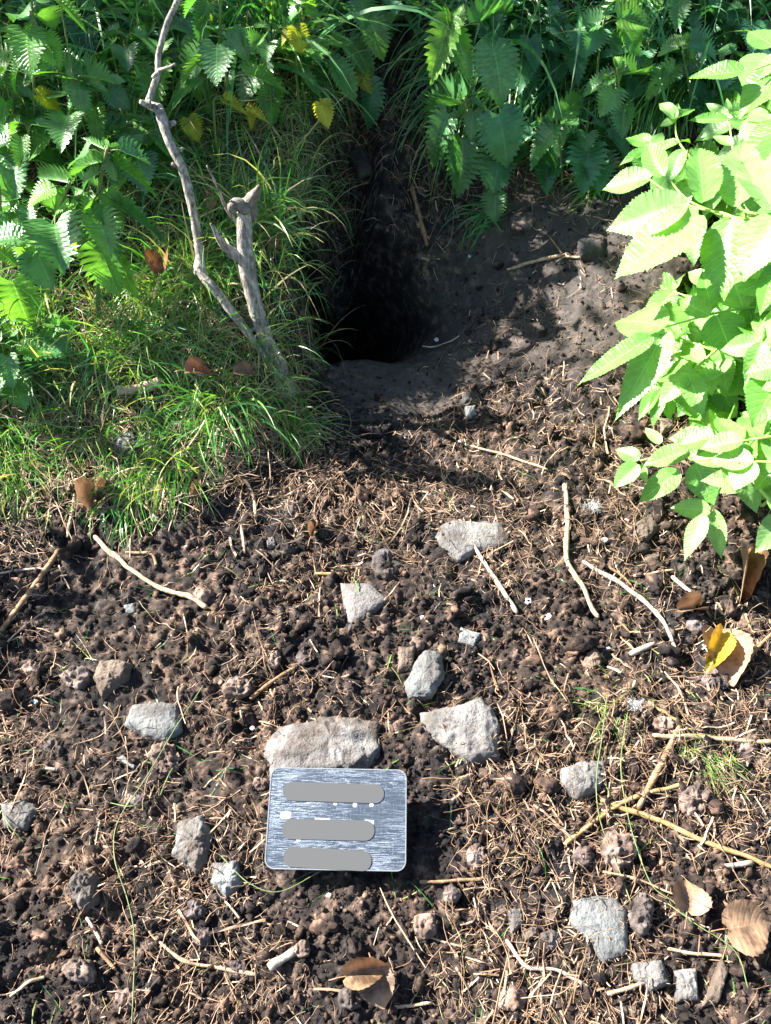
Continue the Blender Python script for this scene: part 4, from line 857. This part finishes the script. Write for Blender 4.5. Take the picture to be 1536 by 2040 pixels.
SK = [
 ('stick','brown dry stick running down to the left edge', [(2,1258),(60,1180),(118,1095)], 15, 'straw_dark'),
 ('stalk','short dry stalk standing above the brown stick at left', [(150,985),(142,1030),(134,1072)], 9, 'straw'),
 ('stalk','long bent dry stem across the bare earth at left', [(188,1068),(225,1105),(262,1138),(320,1172),(368,1186),(412,1212)], 13, 'straw'),
 ('stalk','straight pale stalk with dark tip resting on the flat slab', [(938,1080),(975,1135),(1030,1222)], 11, 'straw_pale'),
 ('stalk','kinked yellow and pale stalk right of the flat slab', [(1124,965),(1131,1035),(1130,1108),(1160,1170),(1192,1232)], 13, 'straw'),
 ('stalk','curving pale split stalk at right of centre', [(1160,1118),(1230,1160),(1290,1205),(1325,1245),(1352,1305)], 12, 'straw_pale'),
 ('stalk','thin dark stalk beside the curving split one', [(1182,1115),(1230,1140),(1258,1168)], 7, 'straw_dark'),
 ('chip','pale wood chip left of the yellow brown leaf', [(1255,1303),(1305,1280)], 16, 'straw_pale'),
 ('chip','pale shaving above the yellow brown leaf', [(1338,1148),(1378,1182)], 14, 'straw_pale'),
 ('stalk','tan stalk pointing at the pale shaving', [(1262,1148),(1345,1136)], 9, 'straw'),
 ('stalk','thin straight pale stem at the lower edge of the trampled floor', [(938,888),(1000,905),(1092,936)], 6, 'straw'),
 ('stalk','flat weathered stalk standing against the back of the gully', [(820,370),(835,425),(850,492)], 13, 'straw_dark'),
 ('stalk','yellowish stalk across the right bank', [(1010,538),(1060,522),(1122,508)], 9, 'straw'),
 ('stalk','short stalk meeting the yellowish one on the right bank', [(1092,468),(1126,514)], 6, 'straw_dark'),
 ('stalk','tan stalk joining them near the elder', [(1126,512),(1180,512)], 7, 'straw'),
 ('stalk','long straight golden stalk running off the right edge', [(1198,1592),(1300,1632),(1400,1672),(1545,1730)], 14, 'straw_gold'),
 ('stalk','golden stalk slanting up across the longest one', [(1124,1682),(1200,1625),(1268,1588),(1370,1560)], 12, 'straw_gold'),
 ('stalk','broken brown stalk rising from the crossing', [(1270,1612),(1310,1535),(1356,1442)], 15, 'straw_dark'),
 ('chip','white split straw below the golden stalk at right', [(1435,1726),(1500,1718)], 14, 'straw_pale'),
 ('stalk','frayed pale straw at the bottom, right of centre', [(1008,1872),(1050,1925),(1110,1935),(1175,1968)], 11, 'straw_pale'),
 ('chip','white wood chip near the bottom centre', [(535,1928),(592,1890)], 26, 'straw_pale'),
 ('stalk','tangle leading straw left of the white wood chip', [(312,1872),(370,1915),(430,1928),(512,1942)], 10, 'straw'),
 ('stick','small grey twig at lower left', [(192,1888),(232,1932)], 11, 'straw_dark'),
 ('stalk','short straw above the small grey twig', [(172,1828),(188,1850),(204,1880)], 9, 'straw_pale'),
 ('log','rotten bark piece lying in the left turf', [(232,778),(275,772),(318,764)], 26, 'straw'),
 ('stalk','brown straw just right of the bottom of the plate', [(836,1757),(890,1755),(962,1752)], 9, 'straw_dark'),
 ('stalk','dry stalk in the bottom right litter', [(1210,1980),(1260,1965),(1310,1948)], 11, 'straw'),
 ('stalk','short upright stalk on the dark earth, left of the orange clod', [(480,1048),(488,1102)], 9, 'straw'),
 ('stalk','orange straw lying above the kite shaped shard', [(628,1142),(694,1146)], 9, 'straw_gold'),
 ('stick','dark twig left of the cracked stone', [(498,1392),(545,1355),(588,1330)], 11, 'straw_dark'),
 ('stalk','whitish stem lying below the left bare earth', [(0,1142),(50,1135),(92,1134)], 6, 'straw_pale'),
 ('stalk','tan stem under the left turf edge', [(388,975),(420,958),(462,952)], 10, 'straw'),
 ('stalk','bent straw below the tan stem', [(488,955),(505,990),(510,1030)], 9, 'straw'),
 ('stalk','pale fallen stalk on the turf next to the bare branch', [(562,795),(610,822),(648,853)], 6, 'straw_pale'),
 ('stalk','pair of parallel straws near the right edge', [(1300,1465),(1400,1470),(1540,1478)], 12, 'straw'),
 ('stalk','straw with frayed end above the white fluff', [(1290,1400),(1330,1425),(1362,1440)], 9, 'straw_gold'),
 ('stalk','reddish straw pointing down at the right edge', [(1480,1330),(1510,1290),(1540,1262)], 10, 'straw_dark'),
 ('stalk','straw at the bottom edge under the leaf', [(770,2008),(860,1998)], 10, 'straw'),
 ('stalk','faint straw along the bottom left', [(20,1985),(55,1960),(90,1945)], 9, 'straw'),
 ('stalk','pinkish straw beside the lower right clod', [(1330,1890),(1390,1900),(1440,1905)], 9, 'straw'),
 ('stalk','dry stem at the upper left of the bare earth', [(250,1100),(300,1105),(312,1130)], 8, 'straw_dark'),
 ('stalk','horizontal straw near the left knobbly stone', [(90,1530),(112,1533)], 8, 'straw_pale'),
]
for nm, lb, pts, wp, mk in SK: stick(nm, lb, {'log': 'piece of bark', 'chip': 'wood chip', 'stick': 'stick'}.get(nm, 'dry stalk'), pts, wp, mk, .035 if nm == 'log' else .006)
# long green stems lying across the earth
GS = [('long thin green stem trailing down the left foreground', [(405,1365),(350,1455),(290,1560),(240,1640),(232,1710),(258,1800),(270,1880),(262,2050)], 5),
 ('curved green blade below the metal plate', [(440,1705),(500,1765),(560,1780),(640,1735)], 5),
 ('green stem crossing the golden stalks', [(1210,1378),(1198,1470),(1185,1560),(1192,1640),(1225,1720),(1258,1800)], 5),
 ('second green stem by the golden stalks', [(1250,1420),(1235,1530),(1250,1640),(1290,1760),(1340,1800),(1380,1840)], 5),
 ('short curled green blade above the knobbly stone', [(220,1600),(260,1612),(292,1600)], 6),
 ('arched green blade right of the six sided stone', [(320,1585),(335,1560),(345,1530)], 8),
 ('pale green blade at the left bottom edge', [(5,1620),(25,1650),(48,1678)], 6),
 ('thin blade along the bottom right leaf', [(1330,1800),(1390,1850),(1460,1900),(1490,1970)], 6)]
for lb, pts, wp in GS: stick('trailing_grass', lb, 'grass stem', pts, wp, 'stem', lift=.012, group='long green stems lying across the earth', arch=.01)

# ------------------------------------------------------------------ dead leaves
def dead(label, b, t, wpx, mk='deadleaf', v=0, lift=.008, tipup=.0, nrm=(0, -.2, 1)):
    B_ = on_ground(*b, lift); T_ = on_ground(*t, lift + tipup)
    me = DLm[mk][v]; o = link('dead_leaf', me); o.matrix_world = frame(o, B_, T_, wpx * mpp(B_), Vector(nrm)); tag(o, label, 'dead leaf', 'fallen dead leaves')
    q = B_ - (T_ - B_).normalized() * .018; V, F = tube_arrays([(p) for p in (q, B_.lerp(q, .5) + Vector((0, 0, .003)), B_)], .0007, 6, cap=False)
    s = link('leaf_stalk', mesh_arrays('leaf_stalk', V, F, M['straw_dark'])); s.parent = o; s.matrix_parent_inverse = o.matrix_world.inverted()
    return o
dead('large yellow and brown fallen leaf near the right edge', (1430, 1262), (1468, 1355), 92, 'deadleaf_pale', 0, .02, .004)
dead('yellow leaf blade tucked beside the large brown one', (1440, 1262), (1415, 1335), 46, 'deadleaf_yellow', 0, .030)
dead('tan notched leaf with its stalk pointing down', (1368, 1815), (1375, 1748), 84, 'deadleaf_pale', 1, .022, .006)
dead('dark brown leaf at the lower right edge', (1450, 1850), (1540, 1835), 100, 'deadleaf', 0, .025, .005)
dead('orange brown leaf near the bottom centre', (690, 1945), (775, 1925), 60, 'deadleaf', 1, .02, .01)
dead('pale grey leaf folded under the orange brown one', (745, 1935), (765, 2010), 74, 'deadleaf_pale', 0, .016)
dead('curled brown leaf standing under the elder', (1480, 1110), (1492, 1195), 40, 'deadleaf', 2, .015, .01)
dead('orange leaf in the turf left of the stump foot', (372, 740), (425, 738), 40, 'deadleaf', 1, .06)
dead('darker orange leaf nearer the stump foot', (470, 745), (512, 738), 38, 'deadleaf', 0, .06)
dead('brown leaf in the shaded grass left of the long branch', (318, 545), (322, 482), 50, 'deadleaf', 1, .08)
dead('brown leaf in shade above the stump', (420, 415), (426, 372), 32, 'deadleaf', 0, .04)
dead('small rusty leaf right of the stump', (546, 495), (548, 462), 26, 'deadleaf', 1, .04)
dead('orange leaf at the base of the right clump near the elder', (1200, 338), (1248, 330), 24, 'deadleaf', 0, .02)
dead('curled tan leaf at the left turf edge', (180, 1010), (208, 938), 40, 'deadleaf_pale', 2, .02)
dead('grey tan leaf beside the curled one', (188, 1000), (215, 970), 30, 'deadleaf_pale', 0, .015)
dead('small pinkish leaf scrap on the dark earth, left of centre', (620, 1068), (632, 1032), 18, 'deadleaf_pale', 2, .012)
dead('withered leaf in the grass right of the pale stone', (395, 962), (392, 1005), 22, 'deadleaf_pale', 1, .014)
dead('broken brown leaf edge at the right, under the elder', (1350, 1215), (1425, 1205), 36, 'deadleaf_pale', 2, .012)

# ------------------------------------------------------------------ white flakes and fluff
FK = [((842,1232), 9, 'larger white flake left of the small angular stone'), ((868,1165), 5, 'tiny white flake under the flat slab'), ((1052,1196), 9, 'white shell like flake beside the pale stalk tip'), ((1092,1228), 10, 'white flake right of the pale stalk'),
 ((870,676), 5, 'white speck in the hollow'), ((936,509), 4, 'white speck high on the gully side'), ((491,1475), 7, 'white flake left of the cracked stone'), ((503,1450), 6, 'white flake just above the first by the cracked stone'),
 ((68,1398), 9, 'bluish white flake at far left'), ((62,1432), 7, 'grey flake below the bluish one'), ((346,1750), 7, 'white flake under the knobbly stone'), ((655,1783), 6, 'first white bit below the plate'),
 ((676,1806), 8, 'largest white bit below the plate'), ((1048,1800), 7, 'round white bit above the small white stone'), ((1122,1780), 6, 'white bit left of the dark flat stone'), ((1318,1596), 6, 'white bit above the golden stalk'),
 ((1528,1492), 8, 'white bit at the right edge'), ((1350,1330), 8, 'white bit left of the fallen yellow leaf'), ((1444,1206), 8, 'white bit above the fallen yellow leaf'), ((1212,1290), 6, 'white bit by the clod right of centre'),
 ((602,1225), 7, 'white sliver left of the kite shaped shard'), ((1066,785), 5, 'white speck on the lit slope'), ((1120,720), 5, 'white speck higher on the lit slope'), ((915,880), 5, 'pale speck on the floor edge'), ((400,1465), 6, 'white bit right of the six sided stone'), ((270,1935), 6, 'white bit in the lower left litter'), ((1205,1075), 7, 'white bit under the fluff')]
for i, ((px, py), s, lb) in enumerate(FK):
    stone('flake', lb, 'white flake', circ(px, py, s, s * .8, 200 + i), .0035, 'white', 120 + i, 'white flakes on the earth', rough=.08)
def fluff(label, px, py, rpx):
    c = on_ground(px, py, .006); n = 420; r = .7 * rpx * mpp(c)
    off = rng.normal(size=(n, 3)) * np.array([r * .4, r * .3, r * .15]); off[:, 2] = np.abs(off[:, 2])
    V, F, _r = ribbons(off, rng.normal(size=(n, 3)), np.full(n, r * .8) * rng.random(n), np.full(n, .00035), 6, .5 * rng.normal(size=n), np.zeros(n), np.zeros(n))
    o = link('fluff', mesh_arrays('fluff', V, F, M['fluff'])); o.location = c; tag(o, label, 'fluff', 'white tufts of fluff')
fluff('white downy fluff on the sunlit slope below the elder', 1180, 1010, 30)
fluff('white fluff above the crossing golden stalks', 1266, 1405, 32)

# ------------------------------------------------------------------ engraved metal plate
def plate():
    z0 = on_ground(670, 1640).z
    cor = {}
    for k, (px, py), z in (('tl', (541, 1531), .046), ('tr', (812, 1533), .044), ('br', (806, 1738), .020), ('bl', (527, 1729), .020)): cor[k] = at_z(px, py, z0 + z)
    o = (cor['tl'] + cor['tr'] + cor['br'] + cor['bl']) / 4
    X = ((cor['tr'] + cor['br']) - (cor['tl'] + cor['bl'])) / 2; Yv = ((cor['tl'] + cor['tr']) - (cor['bl'] + cor['br'])) / 2
    W, Hh = X.length, Yv.length; X = X.normalized(); Zn = X.cross(Yv).normalized(); Yv = Zn.cross(X)
    shear = ((cor['tr'] + cor['tl']) - (cor['br'] + cor['bl'])).dot(X) / 4 / Hh * 1.6
    e = empty('metal_plate', o); e.matrix_world = Matrix(((X.x, Yv.x, Zn.x, o.x), (X.y, Yv.y, Zn.y, o.y), (X.z, Yv.z, Zn.z, o.z), (0, 0, 0, 1)))
    tag(e, 'scratched silver metal plate with rounded corners leaning on the largest stone', 'metal plate')
    import bmesh
    def rrect(name, cx, cy, w_, h_, r, z0_, z1_, m, bev=0, rot=0.0, par=e):
        bm = bmesh.new(); vs = []; 
        for qx, qy, a0 in ((1, 1, 0), (-1, 1, 90), (-1, -1, 180), (1, -1, 270)):
            for k in range(9):
                a = R(a0 + k * 90 / 8); x = qx * (w_ / 2 - r) + r * math.cos(a); y = qy * (h_ / 2 - r) + r * math.sin(a)
                x, y = x * math.cos(rot) - y * math.sin(rot), x * math.sin(rot) + y * math.cos(rot)
                vs.append(bm.verts.new((cx + x + shear * (cy + y) * .0, cy + y, z0_)))
        f = bm.faces.new(vs); ex = bmesh.ops.extrude_face_region(bm, geom=[f])
        for v in ex['geom']:
            if isinstance(v, bmesh.types.BMVert): v.co.z = z1_
        bmesh.ops.recalc_face_normals(bm, faces=bm.faces)
        if bev:
            ed = [q for q in bm.edges if abs(q.verts[0].co.z - z1_) < 1e-6 and abs(q.verts[1].co.z - z1_) < 1e-6]
            bmesh.ops.bevel(bm, geom=ed, offset=bev, segments=2, affect='EDGES')
        me = bpy.data.meshes.new(name); bm.to_mesh(me); bm.free(); me.materials.append(m); ob = link(name, me, par); return ob
    m, n, out = mat('scratched_metal')
    tc = N(n, 'ShaderNodeTexCoord').outputs['Object']
    def stretched(sx_, sy_, scale, det=3, dist=0.0, w2=.6):
        mp = N(n, 'ShaderNodeMapping'); mp.inputs['Scale'].default_value = (sx_, sy_, 1); n.links.new(tc, mp.inputs[0])
        t = N(n, 'ShaderNodeTexNoise'); t.inputs['Scale'].default_value = scale; t.inputs['Detail'].default_value = det; t.inputs['Distortion'].default_value = dist; n.links.new(mp.outputs[0], t.inputs['Vector']); return t.outputs['Fac']
    h1 = stretched(1.3, 22, 38, 4, 1.2); h2 = stretched(30, 1.2, 40, 4, .2); w1 = stretched(1, 1, 30, 3)
    s1 = ramp(n, h1, [(.50, (0, 0, 0)), (.62, (1, 1, 1))]); s2 = ramp(n, h2, [(.60, (0, 0, 0)), (.68, (1, 1, 1))])
    s1 = math_(n, 'MULTIPLY', s1, ramp(n, stretched(1, 1, 14, 3, .4), [(.38, (.25, .25, .25)), (.6, (1, 1, 1))]))
    s = math_(n, 'MAXIMUM', s1, math_(n, 'MULTIPLY', s2, .22))
    c = mixc(n, s, (.105, .13, .165), (.25, .285, .33))
    rg = math_(n, 'ADD', math_(n, 'MULTIPLY', s, .2), .38)
    principled(n, out, c, rg, bump(n, s, .5, .0006), .5, .75)
    d_ = 0.0028
    rrect('sheet', 0, 0, W, Hh, .0105, 0, d_, m, .0006)
    m3 = simple('pale_edge', [(.15, .17, .19), (.22, .24, .26)], .4, 300, .2, .5)
    # a thin bright rim
    bm = bmesh.new(); 
    outer, inner = [], []
    for lst, ins in ((outer, 0), (inner, .0012)):
        for qx, qy, a0 in ((1, 1, 0), (-1, 1, 90), (-1, -1, 180), (1, -1, 270)):
            for k in range(9):
                a = R(a0 + k * 90 / 8); r = .0107 - ins
                lst.append((qx * (W / 2 - .0105) + r * math.cos(a), qy * (Hh / 2 - .0105) + r * math.sin(a)))
    Vv = [(x, y, d_ + .0005) for x, y in outer] + [(x, y, d_ + .0005) for x, y in inner] + [(x * 1.001, y * 1.001, .0004) for x, y in outer] + [(x, y, d_ - .0002) for x, y in inner]
    n_ = len(outer); Fq = []
    for k in range(n_):
        q = (k + 1) % n_; Fq += [(k, q, n_ + q, n_ + k), (2 * n_ + k, 2 * n_ + q, q, k), (n_ + k, n_ + q, 3 * n_ + q, 3 * n_ + k)]
    bm.free(); link('rim', mesh_arrays('rim', Vv, Fq, m3, smooth=False), e)
    g = bpy.data.materials.new('grey_strip'); g.use_nodes = True; pb = g.node_tree.nodes['Principled BSDF']; pb.inputs['Base Color'].default_value = (.085, .088, .09, 1); pb.inputs['Roughness'].default_value = .9; pb.inputs['Specular IOR Level'].default_value = .1
    def loc(px, py):
        d = ray(px, py); cc = Vector((0, 0, CAM_Z)); t = (o + Zn * d_ - cc).dot(Zn) / d.dot(Zn); p = cc + d * t - o; return p.dot(X), p.dot(Yv)
    for (xa, ya, xb, yb, hp) in ((564, 1576, 765, 1582, 36), (562, 1651, 746, 1655, 38), (565, 1706, 740, 1716, 37)):
        a, b = loc(xa, ya), loc(xb, yb); w_ = math.hypot(b[0] - a[0], b[1] - a[1]); h_ = hp * mpp(o)
        rrect('grey_strip', (a[0] + b[0]) / 2, (a[1] + b[1]) / 2, w_, h_, h_ * .48, d_ + .0003, d_ + .0009, g, 0, math.atan2(b[1] - a[1], b[0] - a[0]))
    for (px, py, wp, hp) in ((707, 1604, 8, 8), (740, 1604, 8, 6), (595, 1672, 9, 8), (569, 1624, 20, 13), (642, 1633, 30, 5), (735, 1638, 20, 8), (668, 1602, 7, 4)):
        a = loc(px, py); rrect('paint_trace', a[0], a[1], wp * mpp(o), hp * mpp(o), hp * mpp(o) * .3, d_ + .0001, d_ + .00025, M['white'], 0, -.05)
plate()

# ------------------------------------------------------------------ plants outside the picture that shade it
def hedge_tree(label, base, crown_c, rad, n, seed, size=.07):
    r = np.random.default_rng(seed); base = Vector(base); cc = Vector(crown_c)
    e = empty('young_tree', base); tag(e, label, 'tree')
    parts = [tube_arrays([p - base for p in spline([base - Vector((0, 0, .05)), base.lerp(cc, .5) + Vector((.05, .05, 0)), cc], 14)], np.linspace(.03, .012, 14), 10, .15, 2)]
    tips_ = []
    for k in range(16):
        d = Vector(r.normal(size=3)); d.normalize(); q = cc + Vector((d.x * rad[0], d.y * rad[1], d.z * rad[2])) * .85; tips_.append(q)
        parts.append(tube_arrays([p - base for p in spline([base.lerp(cc, .7), cc.lerp(q, .5) + Vector((0, 0, .03)), q], 10)], np.linspace(.01, .003, 10), 6, .1, k))
    V, F = joinA(parts); link('trunk', mesh_arrays('trunk', V, F, M['bark']), e)
    ci = r.integers(0, 16, n); C = np.array([tuple(t) for t in tips_])[ci] * 1.0; P = C + r.normal(size=(n, 3)) * np.array(rad) * .24
    A = r.normal(size=(n, 3)); A /= np.linalg.norm(A, axis=1)[:, None]; Bv = np.cross(A, r.normal(size=(n, 3))); Bv /= np.linalg.norm(Bv, axis=1)[:, None]
    s = size * (.6 + .6 * r.random((n, 1)))
    V = np.stack([P, P + A * s * .5 + Bv * s * .28, P + A * s, P + A * s * .5 - Bv * s * .28], 1).reshape(-1, 3) - np.array(base)
    F = np.arange(4 * n).reshape(-1, 4); link('crown', mesh_arrays('crown', V, F, M['nettle_shade']), e)
def gz(x, y): return Hmid(x, min(y, 5.9)).item()
hedge_tree('young tree standing left of the burrow, throwing dappled shade', (-2.1, 2.9, gz(-2.1, 2.9)), (-1.75, 2.55, 1.75), (.62, .5, .42), 850, 4)
hedge_tree('second young tree further left, shading the stump', (-2.75, 2.75, gz(-2.75, 2.75)), (-2.34, 2.32, 1.78), (.28, .36, .26), 480, 9)
# nettles just left of the frame
for i, (x, y, h, lb) in enumerate([(-.78, 1.02, .34, 'nettle just beyond the left edge, nearest the bank'), (-.92, .82, .36, 'nettle beyond the left edge above the bare earth'), (-.88, .66, .30, 'lowest nettle beyond the left edge')]):
    root = Vector((x, y, gz(x, y))); e = empty('nettle', root); tag(e, lb, 'nettle', 'stinging nettles'); inv = Matrix.Translation(-root)
    path = [root + Vector((.03 * k / 10, 0, h * k / 10)) for k in range(11)]; parts = [tube_arrays([p - root for p in path], np.linspace(.003, .0018, 11), 8)]
    for k in range(6):
        p = path[10 - int(k * 1.4)]
        for s in (0, math.pi):
            a = k * 1.57 + s + random.uniform(-.3, .3); L = .1 * (.5 + .12 * k); d = Vector((math.cos(a), math.sin(a), 0)); b = p + d * L * .4; t = b + d * L - Vector((0, 0, L * .6))
            put_leaf('leaf', NL['nettle'][k % 5], b, t, L * .6, e, inv, Vector((0, 0, 1)) + d * .5); parts.append(tube_arrays([v - root for v in (p, (p + b) / 2, b)], .0008, 6, cap=False))
    V, F = joinA(parts); link('stem', mesh_arrays('nettle_stem', V, F, M['stem']), e)
